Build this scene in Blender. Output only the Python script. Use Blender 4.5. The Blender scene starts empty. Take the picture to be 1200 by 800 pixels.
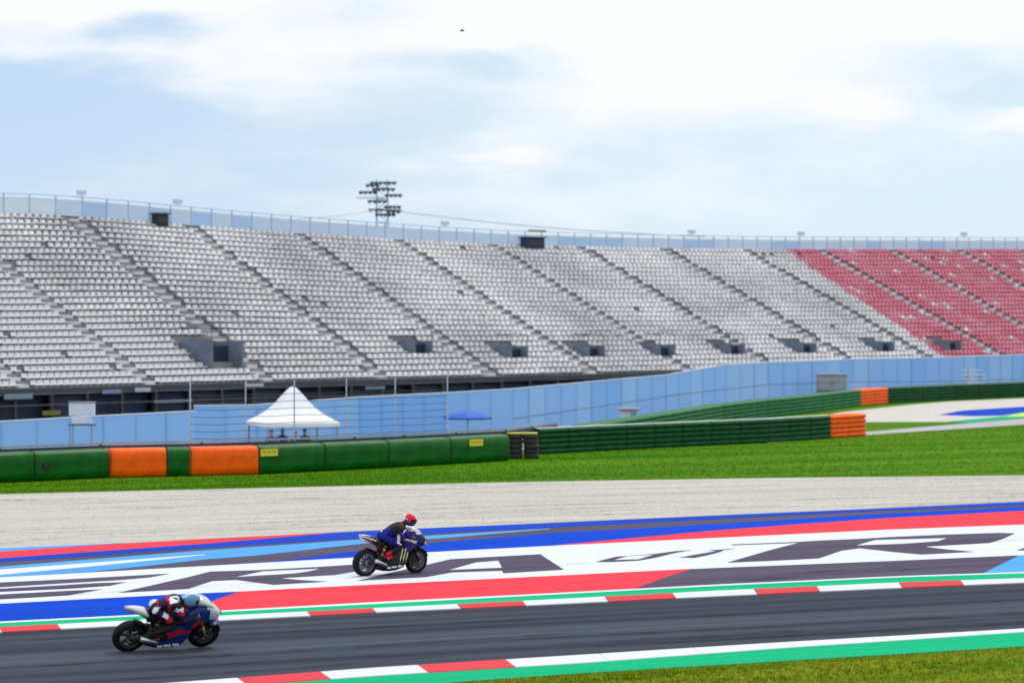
import bpy, bmesh, math, random
import numpy as np
from mathutils import Vector, Matrix

random.seed(7)
rng = np.random.default_rng(7)
R = math.radians
scene = bpy.context.scene
COL = scene.collection

# ------------------------------------------------------------------ camera
F, HC, HZ = 3600.0, 6.4, 353.0          # focal length in photo pixels, eye height, horizon line
cam_data = bpy.data.cameras.new('camera')
cam_data.sensor_width = 36.0
cam_data.lens = F * 36.0 / 1200.0
cam_data.clip_start = 0.5
cam_data.clip_end = 8000.0
cam = bpy.data.objects.new('camera', cam_data)
COL.objects.link(cam)
cam.location = (0, 0, HC)
cam.rotation_euler = (R(90) - math.atan((400 - HZ) / F), 0, 0)
scene.camera = cam
cam_data.dof.use_dof = True             # a long lens held on the leading bike
cam_data.dof.focus_distance = 71.0
cam_data.dof.aperture_fstop = 1.3

# ------------------------------------------------------------------ world, sun, exposure
SUN_EL, SUN_AZ = 58.0, 38.0            # azimuth clockwise from +Y (away from the camera)
world = bpy.data.worlds.new('World')
scene.world = world
world.use_nodes = True
wt = world.node_tree
wt.nodes.clear()


def wn(kind, **kw):
    n = wt.nodes.new(kind)
    for k, v in kw.items():
        setattr(n, k, v)
    return n


def wm(op, a, b=None, c=None, clamp=False):
    n = wn('ShaderNodeMath', operation=op, use_clamp=clamp)
    for i, v in enumerate((a, b, c)):
        if v is None:
            continue
        if isinstance(v, (int, float)):
            n.inputs[i].default_value = v
        else:
            wt.links.new(v, n.inputs[i])
    return n.outputs[0]


def wmix(f, a, b):
    n = wn('ShaderNodeMix', data_type='RGBA')
    for i, v in ((0, f), (6, a), (7, b)):
        if isinstance(v, (int, float)):
            n.inputs[i].default_value = v
        elif isinstance(v, tuple):
            n.inputs[i].default_value = (*v, 1)
        else:
            wt.links.new(v, n.inputs[i])
    return n.outputs[2]


def wramp(x, lo, hi):
    n = wn('ShaderNodeMapRange', interpolation_type='SMOOTHSTEP')
    wt.links.new(x, n.inputs[0])
    n.inputs[1].default_value = lo
    n.inputs[2].default_value = hi
    return n.outputs[0]


def build_world():
    tc = wn('ShaderNodeTexCoord')
    sep = wn('ShaderNodeSeparateXYZ')
    wt.links.new(tc.outputs['Generated'], sep.inputs[0])
    x, y, z = sep.outputs
    u = wm('ARCTAN2', x, y)
    v = wm('DIVIDE', z, wm('SQRT', wm('ADD', wm('MULTIPLY', x, x), wm('MULTIPLY', y, y))))
    comb = wn('ShaderNodeCombineXYZ')
    wt.links.new(wm('MULTIPLY', u, 11.0), comb.inputs[0])
    wt.links.new(wm('MULTIPLY', v, 38.0), comb.inputs[1])
    comb.inputs[2].default_value = 3.7

    def noise(scale, detail, rough=0.55):
        n = wn('ShaderNodeTexNoise')
        wt.links.new(comb.outputs[0], n.inputs['Vector'])
        n.inputs['Scale'].default_value = scale
        n.inputs['Detail'].default_value = detail
        n.inputs['Roughness'].default_value = rough
        return n
    n1 = noise(1.3, 6)
    n2 = noise(3.0, 5)
    # warp the coordinates so that no cloud has a clean outline
    sc = wn('ShaderNodeSeparateColor')
    wt.links.new(n2.outputs['Color'], sc.inputs[0])
    uu = wm('ADD', u, wm('MULTIPLY', wm('SUBTRACT', sc.outputs[0], 0.5), 0.045))
    vv = wm('ADD', v, wm('MULTIPLY', wm('SUBTRACT', sc.outputs[1], 0.5), 0.016))

    def blob(px, py, rx, ry, w):
        a = wm('DIVIDE', wm('SUBTRACT', uu, (px - 600) / F), rx / F)
        b = wm('DIVIDE', wm('SUBTRACT', vv, (HZ - py) / F), ry / F)
        e = wm('EXPONENT', wm('MULTIPLY', wm('ADD', wm('MULTIPLY', a, a), wm('MULTIPLY', b, b)), -1.0))
        return wm('MULTIPLY', e, w)
    blobs = [(60, -6, 230, 62, 0.95), (420, 10, 330, 60, 0.62), (800, 20, 250, 105, 1.15), (1120, -10, 260, 90, 0.9),
             (585, 178, 92, 22, 0.72), (1000, 128, 80, 24, 0.5), (1180, 147, 60, 13, 0.6), (300, 78, 130, 40, 0.45),
             (380, 150, 190, 40, 0.34), (720, 120, 190, 60, 0.35), (820, 215, 260, 45, 0.20), (560, 235, 200, 40, 0.15), (155, 33, 75, 22, -0.85), (570, 68, 85, 20, -0.5), (1190, 112, 50, 22, -0.7),
             (20, 120, 230, 45, -0.2), (1050, 60, 110, 22, -0.18), (60, 62, 160, 14, 0.35)]
    s = wm('MULTIPLY', wm('SUBTRACT', n1.outputs['Fac'], 0.5), 1.5)
    for b in blobs:
        s = wm('ADD', s, blob(*b))
    # above the view the cloud cover is thickened to light upright faces
    high = wramp(v, 0.10, 0.16)
    s = wm('ADD', s, wm('MULTIPLY', high, 0.85))
    mask = wramp(s, -0.05, 1.0)
    side = wramp(u, -0.16, 0.10)
    low = wramp(v, 0.015, 0.075)
    blue = wmix(side, (0.55, 0.735, 0.955), (0.69, 0.87, 1.0))
    pale = wmix(side, (0.60, 0.78, 0.97), (0.74, 0.90, 1.0))
    under = wmix(low, pale, blue)
    white = wn('ShaderNodeMix', data_type='RGBA')   # brighter overhead, as overcast skies are, and raised to light upright faces
    wt.links.new(wramp(v, 0.10, 0.55), white.inputs[0])
    white.inputs[6].default_value = (1.03, 1.03, 1.045, 1)
    white.inputs[7].default_value = (1.42, 1.42, 1.44, 1)
    cloud = wmix(mask, under, white.outputs[2])
    sky = wn('ShaderNodeTexSky', sky_type='NISHITA')
    sky.sun_disc = False
    sky.sun_elevation = R(SUN_EL)
    sky.sun_rotation = R(SUN_AZ)
    b1 = wn('ShaderNodeBackground')
    wt.links.new(sky.outputs[0], b1.inputs[0])
    b1.inputs[1].default_value = 0.10
    b2 = wn('ShaderNodeBackground')
    wt.links.new(cloud, b2.inputs[0])
    b2.inputs[1].default_value = 1.0
    mx = wn('ShaderNodeMixShader')
    mx.inputs[0].default_value = 0.92
    wt.links.new(b1.outputs[0], mx.inputs[1])
    wt.links.new(b2.outputs[0], mx.inputs[2])
    out = wn('ShaderNodeOutputWorld')
    wt.links.new(mx.outputs[0], out.inputs[0])


build_world()
sun_data = bpy.data.lights.new('sun', 'SUN')
sun_data.energy = 1.5
sun_data.angle = R(10)
sun_data.color = (1.0, 0.965, 0.91)
sun = bpy.data.objects.new('sun', sun_data)
COL.objects.link(sun)
sd = Vector((math.sin(R(SUN_AZ)) * math.cos(R(SUN_EL)), math.cos(R(SUN_AZ)) * math.cos(R(SUN_EL)), math.sin(R(SUN_EL))))
sun.rotation_euler = sd.to_track_quat('Z', 'Y').to_euler()
vs = scene.view_settings
vs.view_transform = 'Standard'
vs.look = 'None'
vs.exposure = 0.0
vs.gamma = 1.0
vs.use_curve_mapping = False


# ------------------------------------------------------------------ helpers
def lin(r, g, b, k=1.0):
    o = []
    for c in (r, g, b):
        c = c / 255.0
        c = c / 12.92 if c <= 0.04045 else ((c + 0.055) / 1.055) ** 2.4
        o.append(min(0.86 if k < 1.05 else 0.97, c * k))
    return tuple(o)


MATS = {}


def mat(name, rgb, rough=0.6, var=0.0, scale=4.0, streak=None, bump=0.0, bscale=None, metal=0.0, rgb2=None, fine=0.0,
        coat=0.0, trans=0.0, detail=5.0, lo=0.35, hi=0.65, spec=0.5, thin=0.0):
    """principled surface; var / rgb2 mottles the colour by noise, streak = (angle, along, across) stretches it"""
    if name in MATS:
        return MATS[name]
    m = bpy.data.materials.new(name)
    m.use_nodes = True
    t = m.node_tree
    p = t.nodes['Principled BSDF']
    p.inputs['Roughness'].default_value = rough
    p.inputs['Metallic'].default_value = metal
    p.inputs['Coat Weight'].default_value = coat
    p.inputs['Specular IOR Level'].default_value = spec
    p.inputs['Transmission Weight'].default_value = trans
    p.inputs['Base Color'].default_value = (*rgb, 1)
    if var or rgb2 or bump or fine:
        tc = t.nodes.new('ShaderNodeTexCoord')
        mp = t.nodes.new('ShaderNodeMapping')
        t.links.new(tc.outputs['Object'], mp.inputs[0])
        if streak:
            mp.vector_type = 'TEXTURE'
            mp.inputs['Rotation'].default_value = (0, 0, streak[0])
            mp.inputs['Scale'].default_value = (streak[1], streak[2], 1)
        nz = t.nodes.new('ShaderNodeTexNoise')
        nz.inputs['Scale'].default_value = scale
        nz.inputs['Detail'].default_value = detail
        nz.inputs['Roughness'].default_value = 0.62
        t.links.new(mp.outputs[0], nz.inputs['Vector'])
        mr = t.nodes.new('ShaderNodeMapRange')
        mr.inputs[1].default_value = lo
        mr.inputs[2].default_value = hi
        t.links.new(nz.outputs['Fac'], mr.inputs[0])
        mx = t.nodes.new('ShaderNodeMix')
        mx.data_type = 'RGBA'
        c2 = rgb2 if rgb2 else tuple(min(0.9, c * (1 + var)) for c in rgb)
        c1 = rgb if rgb2 else tuple(c * (1 - var) for c in rgb)
        mx.inputs[6].default_value = (*c1, 1)
        mx.inputs[7].default_value = (*c2, 1)
        t.links.new(mr.outputs[0], mx.inputs[0])
        col = mx.outputs[2]
        if fine:
            n3 = t.nodes.new('ShaderNodeTexNoise')
            n3.inputs['Scale'].default_value = (bscale or scale * 6)
            n3.inputs['Detail'].default_value = 3
            t.links.new(tc.outputs['Object'], n3.inputs['Vector'])
            m2 = t.nodes.new('ShaderNodeMapRange')
            m2.inputs[1].default_value = 0.3
            m2.inputs[2].default_value = 0.7
            m2.inputs[3].default_value = 1 - fine
            m2.inputs[4].default_value = 1 + fine
            t.links.new(n3.outputs['Fac'], m2.inputs[0])
            vm = t.nodes.new('ShaderNodeVectorMath')
            vm.operation = 'SCALE'
            t.links.new(col, vm.inputs[0])
            t.links.new(m2.outputs[0], vm.inputs['Scale'])
            col = vm.outputs[0]
        t.links.new(col, p.inputs['Base Color'])
        if bump:
            bp = t.nodes.new('ShaderNodeBump')
            bp.inputs['Strength'].default_value = bump
            bp.inputs['Distance'].default_value = 0.02
            n4 = t.nodes.new('ShaderNodeTexNoise')
            n4.inputs['Scale'].default_value = bscale or scale * 6
            n4.inputs['Detail'].default_value = 4
            t.links.new(mp.outputs[0] if streak else tc.outputs['Object'], n4.inputs['Vector'])
            t.links.new(n4.outputs['Fac'], bp.inputs['Height'])
            t.links.new(bp.outputs[0], p.inputs['Normal'])
    if thin:                                # cloth that lets light through from its far side
        tl = t.nodes.new('ShaderNodeBsdfTranslucent')
        tl.inputs[0].default_value = (*rgb, 1)
        ms = t.nodes.new('ShaderNodeMixShader')
        ms.inputs[0].default_value = thin
        t.links.new(p.outputs[0], ms.inputs[1])
        t.links.new(tl.outputs[0], ms.inputs[2])
        t.links.new(ms.outputs[0], t.nodes['Material Output'].inputs[0])
    MATS[name] = m
    return m


def obj(name, me, mats=None, parent=None, loc=None, rz=None):
    if isinstance(me, bmesh.types.BMesh):
        d = bpy.data.meshes.new(name)
        me.to_mesh(d)
        me.free()
        me = d
    o = bpy.data.objects.new(name, me)
    COL.objects.link(o)
    if mats is not None:
        for m in (mats if isinstance(mats, (list, tuple)) else [mats]):
            me.materials.append(m)
    if parent is not None:
        o.parent = parent
    if loc is not None:
        o.location = loc
    if rz is not None:
        o.rotation_euler = (0, 0, rz)
    return o


def tag(o, label=None, cat=None, group=None, kind=None):
    for k, v in (('label', label), ('category', cat), ('group', group), ('kind', kind)):
        if v:
            o[k] = v
    return o


def thing(name, label, cat, loc=(0, 0, 0), rot=(0, 0, 0), group=None):
    o = bpy.data.objects.new(name, None)
    COL.objects.link(o)
    o.location = loc
    o.rotation_euler = rot
    o.empty_display_size = 0.3
    return tag(o, label, cat, group)


def pydata(name, verts, faces, smooth=False, mi=None):
    me = bpy.data.meshes.new(name)
    me.from_pydata([tuple(v) for v in verts], [], faces)
    if mi is not None:
        me.polygons.foreach_set('material_index', mi)
    if smooth:
        me.polygons.foreach_set('use_smooth', [True] * len(me.polygons))
    me.update()
    return me


def smooth(bm):
    for f in bm.faces:
        f.smooth = True
    return bm


def add_box(bm, cx, cy, cz, sx, sy, sz, M=None, bevel=0.0):
    r = bmesh.ops.create_cube(bm, size=1.0)
    vs_ = r['verts']
    for v in vs_:
        v.co = Vector((cx + v.co.x * sx, cy + v.co.y * sy, cz + v.co.z * sz))
    if bevel:
        es = list({e for v in vs_ for e in v.link_edges})
        q = bmesh.ops.bevel(bm, geom=es, offset=bevel, segments=2, affect='EDGES', profile=0.6)
        vs_ = list({v for f in q['faces'] for v in f.verts} | {v for v in vs_ if v.is_valid})
    if M is not None:
        for v in vs_:
            v.co = M @ v.co
    return vs_


def add_tube(bm, pts, rad, n=8, caps=True):
    pts = [Vector(p) for p in pts]
    rads = rad if isinstance(rad, (list, tuple)) else [rad] * len(pts)
    rings = []
    for i, p in enumerate(pts):
        d = (pts[min(i + 1, len(pts) - 1)] - pts[max(i - 1, 0)]).normalized()
        a = d.orthogonal() if abs(d.z) > 0.95 else d.cross(Vector((0, 0, 1)))
        a.normalize()
        b = d.cross(a).normalized()
        rings.append([bm.verts.new(p + (a * math.cos(2 * math.pi * k / n) + b * math.sin(2 * math.pi * k / n)) * rads[i]) for k in range(n)])
    for i in range(len(rings) - 1):
        for k in range(n):
            bm.faces.new((rings[i][k], rings[i][(k + 1) % n], rings[i + 1][(k + 1) % n], rings[i + 1][k]))
    if caps:
        bm.faces.new(rings[0][::-1])
        bm.faces.new(rings[-1])
    return bm


def add_prism(bm, poly, z0, z1):
    """poly: list of (x, y); z0 may be None for a sheet"""
    top = [bm.verts.new((p[0], p[1], z1)) for p in poly]
    bm.faces.new(top)
    if z0 is not None:
        bot = [bm.verts.new((p[0], p[1], z0)) for p in poly]
        n = len(poly)
        for i in range(n):
            bm.faces.new((top[i], bot[i], bot[(i + 1) % n], top[(i + 1) % n]))
    bmesh.ops.recalc_face_normals(bm, faces=bm.faces[:])
    return bm


def G(px, py, z=0.0):
    Y = F * (HC - z) / (py - HZ)
    return Vector(((px - 600) * Y / F, Y, z))


def PX(px, p, z=0.0):
    """point in the photo's column px at a place where a metre shows p pixels tall"""
    return Vector(((px - 600) / p, F / p, z))


def curve(pts):
    xs = [p[0] for p in pts]
    ys = [p[1] for p in pts]

    def f(x):
        if x < xs[0]:
            return ys[0] + (x - xs[0]) * (ys[1] - ys[0]) / (xs[1] - xs[0])
        if x > xs[-1]:
            return ys[-1] + (x - xs[-1]) * (ys[-1] - ys[-2]) / (xs[-1] - xs[-2])
        return float(np.interp(x, xs, ys))
    return f


X0, X1 = -420, 1640


def band(top, bot, xa=X0, xb=X1, step=40):
    xs = list(np.arange(xa, xb, step)) + [xb]
    return [G(x, top(x)) for x in xs] + [G(x, bot(x)) for x in xs[::-1]]


def sheet(name, poly, z, m, parent=None, kind=None):
    bm = bmesh.new()
    vs_ = [bm.verts.new((p[0], p[1], z)) for p in poly]
    f = bm.faces.new(vs_)
    bmesh.ops.recalc_face_normals(bm, faces=[f])
    f.normal_update()
    if f.normal.z < 0:
        f.normal_flip()
    bmesh.ops.triangulate(bm, faces=[f])
    o = obj(name, bm, m, parent)
    if kind:
        o['kind'] = kind
    return o


# ------------------------------------------------------------------ ground lines, traced and laid on the ground
c_gravel_far = curve([(0, 579), (300, 572), (600, 565), (900, 560), (1200, 557)])
c_edge = curve([(0, 645), (240, 631.6), (440, 621.6), (640, 613), (840, 604), (1040, 595.4), (1200, 588)])
c_white_top = curve([(0, 677), (200, 666), (410, 654), (500, 647.6), (600, 642.4), (655, 639.5), (840, 630.6), (1040, 621), (1200, 615)])
c_white_bot = curve([(0, 708), (200, 697.4), (275, 694), (400, 687.4), (600, 677.6), (800, 667.6), (1040, 658), (1200, 651)])
c_k0 = curve([(0, 729), (260, 716), (440, 706), (640, 696), (840, 685.4), (960, 680), (1040, 676), (1200, 670.6)])
c_k1 = curve([(0, 731), (260, 718), (440, 708.6), (640, 698), (840, 687.4), (960, 681.8), (1040, 677.8), (1200, 672.4)])
c_k2 = curve([(0, 736.2), (260, 722.8), (440, 713.8), (640, 704), (840, 693.4), (960, 688), (1040, 684.2), (1200, 678.6)])
c_k3 = curve([(0, 742), (260, 728), (440, 718.6), (640, 709.4), (840, 699.6), (960, 694), (1040, 690.4), (1200, 683.6)])
c_n0 = curve([(225, 800), (440, 784), (680, 769), (920, 754), (1200, 738)])
c_n1 = curve([(350, 800), (440, 793.4), (680, 778.5), (920, 760.6), (1200, 741.9)])
c_n2 = curve([(540, 800), (680, 790), (920, 775.6), (1200, 758.5)])
YAW = math.atan2(*(lambda d: (d.y, d.x))(G(900, c_k3(900)) - G(300, c_k3(300))))

m_grass = mat('grass_turf', lin(52, 112, 6, 0.74), 0.9, rgb2=lin(104, 146, 26, 0.74), scale=0.4, streak=(YAW, 14, 1.3), bump=0.4, bscale=30, fine=0.15, lo=0.3, hi=0.7, spec=0.02)
m_grass2 = mat('grass_near', lin(72, 116, 6, 0.806), 0.9, rgb2=lin(132, 138, 32, 0.806), scale=0.8, streak=(YAW, 6, 1), bump=0.4, bscale=40, fine=0.15, spec=0.02)
m_gravel = mat('gravel_stones', lin(186, 182, 176, 0.747), 0.95, rgb2=lin(208, 205, 198, 0.747), scale=1.1, streak=(YAW - 0.1, 14, 0.8), bump=0.25, bscale=16, fine=0.06, spec=0.02)
m_asph = mat('track_asphalt', lin(58, 66, 78, 0.636), 0.8, rgb2=lin(88, 97, 110, 0.636), scale=0.8, streak=(YAW, 60, 1.1), bump=0.25, bscale=90, fine=0.10, detail=7, lo=0.38, hi=0.62, spec=0.02)
m_run = mat('runoff_asphalt', lin(88, 82, 103, 0.654), 0.8, rgb2=lin(106, 99, 121, 0.654), scale=0.7, streak=(YAW, 22, 0.9), bump=0.25, bscale=60, fine=0.10, spec=0.02)
ps = dict(scale=0.8, streak=(YAW, 26, 0.7), fine=0.06, bscale=24, detail=8, rough=0.8, spec=0.02)
m_white = mat('white_track_paint', lin(232, 239, 249, 0.70), var=0.05, **ps)
m_blue = mat('blue_track_paint', lin(4, 72, 206, 0.739), var=0.13, **ps)
m_blue2 = mat('deep_blue_track_paint', lin(22, 72, 198, 0.739), var=0.12, **ps)
m_lblue = mat('sky_blue_track_paint', lin(92, 168, 250, 0.739), var=0.08, **ps)
m_red = mat('red_track_paint', lin(250, 70, 84, 0.757), var=0.08, **ps)
m_green = mat('green_track_paint', lin(16, 182, 128, 0.757), var=0.10, **ps)
m_kred = mat('kerb_red_paint', lin(226, 78, 88, 0.757), var=0.12, **ps)
m_kwhite = mat('kerb_white_paint', lin(234, 237, 244, 0.70), var=0.06, **ps)

# front ground, one sheet from behind the camera to the barriers; the paddock ground behind goes on to the horizon
bar_px = [(-420, 580), (0, 566), (128, 560), (300, 556), (450, 548.5), (595, 540), (647, 531.5), (690, 525), (801, 504.7), (847, 496), (900, 489),
          (940, 484.6), (1010, 475.6), (1040, 472.8), (1120, 468.5), (1200, 465), (1400, 458), (1640, 450)]
bar_line = [G(*p) for p in bar_px]
back_line = []
for i, p in enumerate(bar_line):
    d = (bar_line[min(i + 1, len(bar_line) - 1)] - bar_line[max(i - 1, 0)]).normalized()
    back_line.append(p + Vector((-d.y, d.x, 0)) * 1.5)
n = len(back_line)
gv = [(-400, back_line[0].y, 0)] + [tuple(p) for p in back_line] + [(400, back_line[-1].y, 0)]
gv += [(q[0], -60, 0) for i, q in enumerate(gv)]
gf = [(i, i + n + 2, i + n + 3, i + 1) for i in range(n + 1)]
ground = tag(obj('grass_ground', pydata('grass_ground', gv, gf), m_grass), kind='structure')
m_padd = mat('paddock_gravel', lin(120, 118, 112, 0.8), 0.95, var=0.15, scale=0.8, bump=0.5, fine=0.15)
rows = [gv[:n + 2]]
for dy, z in ((2.2, -0.8), (500, -0.8), (5000, -0.8)):
    rows.append([(q[0] * (1 if dy < 100 else (8 if dy < 1000 else 20)), q[1] + dy, z) for q in rows[0]])
pv = [v for r_ in rows for v in r_]
pf = [(k * (n + 2) + i, k * (n + 2) + i + 1, (k + 1) * (n + 2) + i + 1, (k + 1) * (n + 2) + i) for k in range(3) for i in range(n + 1)]
tag(obj('paddock_ground', pydata('paddock_ground', pv, pf), m_padd), kind='structure')

gravel = sheet('gravel_trap', band(c_gravel_far, c_edge), 0.006, m_gravel, kind='structure')
runoff = sheet('runoff_pavement', band(c_edge, c_k0), 0.010, m_run, kind='structure')
track = sheet('race_track', band(c_k3, c_n0), 0.006, m_asph, kind='structure')

Z1, Z2, Z3 = 0.014, 0.018, 0.022


N_STRIPE = [0]


def stripe(pts, m, z=Z1, name='painted_stripe', par=None):
    N_STRIPE[0] += 1                        # each coat lies a hair above the one before it
    z = z + 0.0001 * (N_STRIPE[0] % 32)
    return sheet(name, [G(*p) for p in pts], z, m, runoff if par is None else par)


def two(xs, top, bot):
    return [(x, top(x)) for x in xs] + [(x, bot(x)) for x in xs[::-1]]


# stripes beside the gravel
stripe([(-420, 665), (0, 642.6), (150, 636.4), (0, 646.6), (-420, 672)], m_lblue)
c_r1b = curve([(-420, 684), (0, 654.4), (240, 637.4), (388, 624.9)])
c_r1t = curve([(-420, 672), (0, 646.6), (150, 637), (240, 632), (388, 624.6)])
stripe(two([-420, 0, 120, 240, 388], c_r1t, c_r1b), m_red)
c_b1b = curve([(-420, 690), (0, 659.2), (220, 643.6), (430, 630.4), (500, 625.6), (640, 618.8), (840, 608.6), (1040, 598.4), (1200, 592)])
c_b1t = curve([(-420, 684), (0, 654.4), (240, 637.4), (388, 625), (440, 622), (640, 613.4), (840, 604.4), (1040, 595.8), (1200, 588.4)])
stripe(two([-420, 0, 120, 240, 388, 440, 540, 640, 740, 840, 940, 1040, 1120, 1200, 1400, 1640], c_b1t, c_b1b), m_blue2)
c_l1t = curve([(-420, 694), (0, 664.4), (220, 646.6), (430, 632), (530, 626.4), (645, 619.6)])
c_l1b = curve([(-420, 702), (0, 677), (105, 670.6), (160, 665), (240, 656), (300, 651.4), (430, 637), (530, 630), (645, 620.4)])
stripe(two([-420, 0, 105, 160, 240, 300, 430, 530, 645], c_l1t, c_l1b), m_lblue)
stripe([(-420, 692), (0, 668), (100, 660.6), (240, 650.2), (240, 650.9), (100, 665), (0, 674.4), (-420, 700)], m_white, Z2)
c_b2t = curve([(305, 660), (360, 653.4), (420, 645.8), (500, 637), (640, 625.6), (840, 614.2), (1040, 602), (1200, 594.4)])
xs2 = [305, 360, 420, 500, 570, 640, 740, 840, 940, 1040, 1200, 1640]
stripe(two(xs2, c_b2t, lambda x: c_white_top(x) - 0.01), m_blue)
c_r2t = curve([(650, 639.6), (840, 622), (940, 614.6), (1040, 607.6), (1200, 599)])
stripe(two([650, 740, 840, 940, 1040, 1120, 1200, 1640], c_r2t, lambda x: c_white_top(x) - 0.01), m_red, Z2)
# the broad white band that carries the lettering
stripe(two([-420, -200, 0, 100, 200, 275, 340, 410, 500, 600, 655, 740, 840, 940, 1040, 1120, 1200, 1400, 1640], c_white_top, c_white_bot), m_white)
# stripes between the band and the kerb
stripe([(-420, 729), (-200, 718), (0, 708), (200, 697.5), (280, 694), (256, 702), (222, 717.6), (0, 728.8), (-420, 750)], m_blue)
stripe([(280, 693.8), (400, 687.5), (600, 677.7), (740, 670.6), (812, 667), (780, 677), (744, 690.4), (640, 695.8), (440, 705.8), (260, 715.8), (222, 717.7), (256, 702)], m_red)
stripe([(1195, 651.4), (1400, 643), (1640, 633), (1640, 656), (1400, 663.8), (1200, 670.5), (1153, 672)], m_lblue)

# lettering, painted dark on the white band; light counters lie on top
letters = [
    [(-120, 689), (0, 683.2), (80, 679.4), (170, 674.4), (200, 672.6), (176, 677.2), (140, 680.4), (80, 683.8), (0, 688.8), (-120, 695)],
    [(-120, 697), (0, 690.6), (70, 686.6), (112, 684), (148, 682.8), (128, 687.2), (80, 690.6), (0, 694.2), (-120, 700)],
    [(-120, 704), (0, 697.4), (80, 693), (112, 691.6), (120, 691.2), (80, 698.4), (30, 701.4), (0, 703), (-120, 709)],
    [(138, 695.4), (180, 686), (220, 677), (246, 670.4), (300, 668.8), (372, 665), (412, 662.4), (450, 660.5), (446, 665), (416, 670.4), (392, 674.4), (328, 678.2),
     (352, 680.4), (384, 682.2), (320, 686), (276, 680.2), (248, 681.6), (220, 690.8), (200, 692)],
    [(418, 681.2), (452, 673), (500, 662.4), (528, 655.9), (633, 650), (661, 668.2), (590, 672.4), (588, 669.4), (530, 671.4), (498, 677)],
    [(698, 659), (722, 653), (768, 649.6), (790, 646.6), (811, 645), (790, 648.8), (768, 654.2), (748, 657.6), (715, 659.2)],
    [(796, 654.4), (812, 651), (840, 646.3), (848, 645.6), (842, 648), (816, 653.6)],
    [(806, 654.2), (828, 648.3), (846, 646.9), (828, 651.6), (814, 654.4)],
    [(830, 645.6), (864, 643.2), (840, 646.4)],
    [(852, 660), (900, 646), (936, 636.6), (858, 639.6), (858, 638.6), (938, 635.4), (960, 634), (1008, 632), (1040, 630), (1108, 627), (1170, 625), (1190, 625.4), (1176, 632), (1160, 636.8),
     (1084, 641.2), (1112, 644.6), (1142, 647.2), (1080, 650.4), (1044, 647), (1008, 643), (986, 646), (960, 655), (900, 658)],
    [(1192, 645.8), (1216, 637), (1245, 626.6), (1300, 624), (1262, 637), (1248, 643.4)],
    [(1300, 641), (1360, 619), (1440, 615.6), (1486, 620), (1450, 631), (1390, 637)],
]
counters = [
    [(277, 677), (308, 670.4), (374, 667.4), (362, 670.4), (344, 673)],
    [(527, 668.8), (558, 660), (584, 658), (588, 666.2)],
    [(720, 657), (736, 652.6), (766, 650.9), (748, 656.3)],
    [(1004, 640), (1026, 633.6), (1110, 631.4), (1100, 635), (1060, 638)],
    [(1342, 634), (1368, 624), (1440, 620.5), (1420, 627)],
]
for L in letters:
    stripe(L, m_run, Z2, 'painted_letter')
for L in counters:
    stripe(L, m_white, Z3, 'painted_letter_counter')

# ------------------------------------------------------------------ kerbs
kerb = sheet('far_kerb', band(c_k0, c_k1), 0.016, m_white, kind='structure')
sheet('green_strip', band(c_k1, c_k2), 0.020, m_green, kerb)


def kerb_blocks(c0, c1, bounds, par, skew=0.0):
    for (xa, xb, m) in bounds:
        bm = bmesh.new()
        k = 4
        xs = [xa + (xb - xa) * i / k for i in range(k + 1)]
        poly = [G(x, c0(x)) for x in xs] + [G(x + skew, c1(x + skew)) for x in xs[::-1]]
        # small joint left between neighbouring blocks
        a, b = poly[0], poly[k]
        add_prism(bm, [(p.x, p.y) for p in poly], 0.0, 0.03)
        bmesh.ops.bevel(bm, geom=[e for e in bm.edges if e.verts[0].co.z > 0.02 and e.verts[1].co.z > 0.02], offset=0.006, segments=1, affect='EDGES')
        obj('kerb_block', bm, m, par)


fb = []
edges = [(-360, -268), (-180, -100), (-2, 66), (178, 252), (360, 436), (536, 612), (709, 788), (884, 957), (1054, 1126), (1222, 1294), (1388, 1458), (1552, 1622)]
prev = X0
for a, b in edges:
    fb.append((prev + 0.4, a - 0.4, m_kwhite))
    fb.append((a, b, m_kred))
    prev = b
kerb_blocks(c_k2, c_k3, fb, kerb, 4.0)
nkerb = sheet('near_kerb', band(c_n1, c_n2), 0.016, m_green, kind='structure')
nb, prev = [], -420
for a, b in [(-340, -270), (-150, -60), (60, 160), (278, 375), (490, 592)]:
    nb.append((prev + 0.4, a - 0.4, m_kwhite))
    nb.append((a, b, m_kred))
    prev = b
for a in range(592, 1640, 110):
    nb.append((a + 0.4, a + 109.8, m_kwhite))
kerb_blocks(c_n0, c_n1, nb, nkerb, 12.0)
sheet('grass_verge', [G(x, c_n2(x)) for x in range(-420, 1641, 60)] + [Vector((60, 20, 0)), Vector((-40, 20, 0))], 0.005, m_grass2, kind='structure')

# black rubber left by tyres: thin long smears, patchy along their length
m_rub = mat('tyre_rubber', (0.03, 0.03, 0.034), 0.8, var=0.2, spec=0.02)
t_ = m_rub.node_tree
nz_ = t_.nodes.new('ShaderNodeTexNoise')
nz_.inputs['Scale'].default_value = 0.9
nz_.inputs['Detail'].default_value = 6
tc_ = t_.nodes.new('ShaderNodeTexCoord')
t_.links.new(tc_.outputs['Object'], nz_.inputs['Vector'])
mr_ = t_.nodes.new('ShaderNodeMapRange')
mr_.inputs[1].default_value, mr_.inputs[2].default_value = 0.40, 0.75
mr_.inputs[3].default_value, mr_.inputs[4].default_value = 0.05, 0.55
t_.links.new(nz_.outputs['Fac'], mr_.inputs[0])
t_.links.new(mr_.outputs[0], t_.nodes['Principled BSDF'].inputs['Alpha'])


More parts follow.
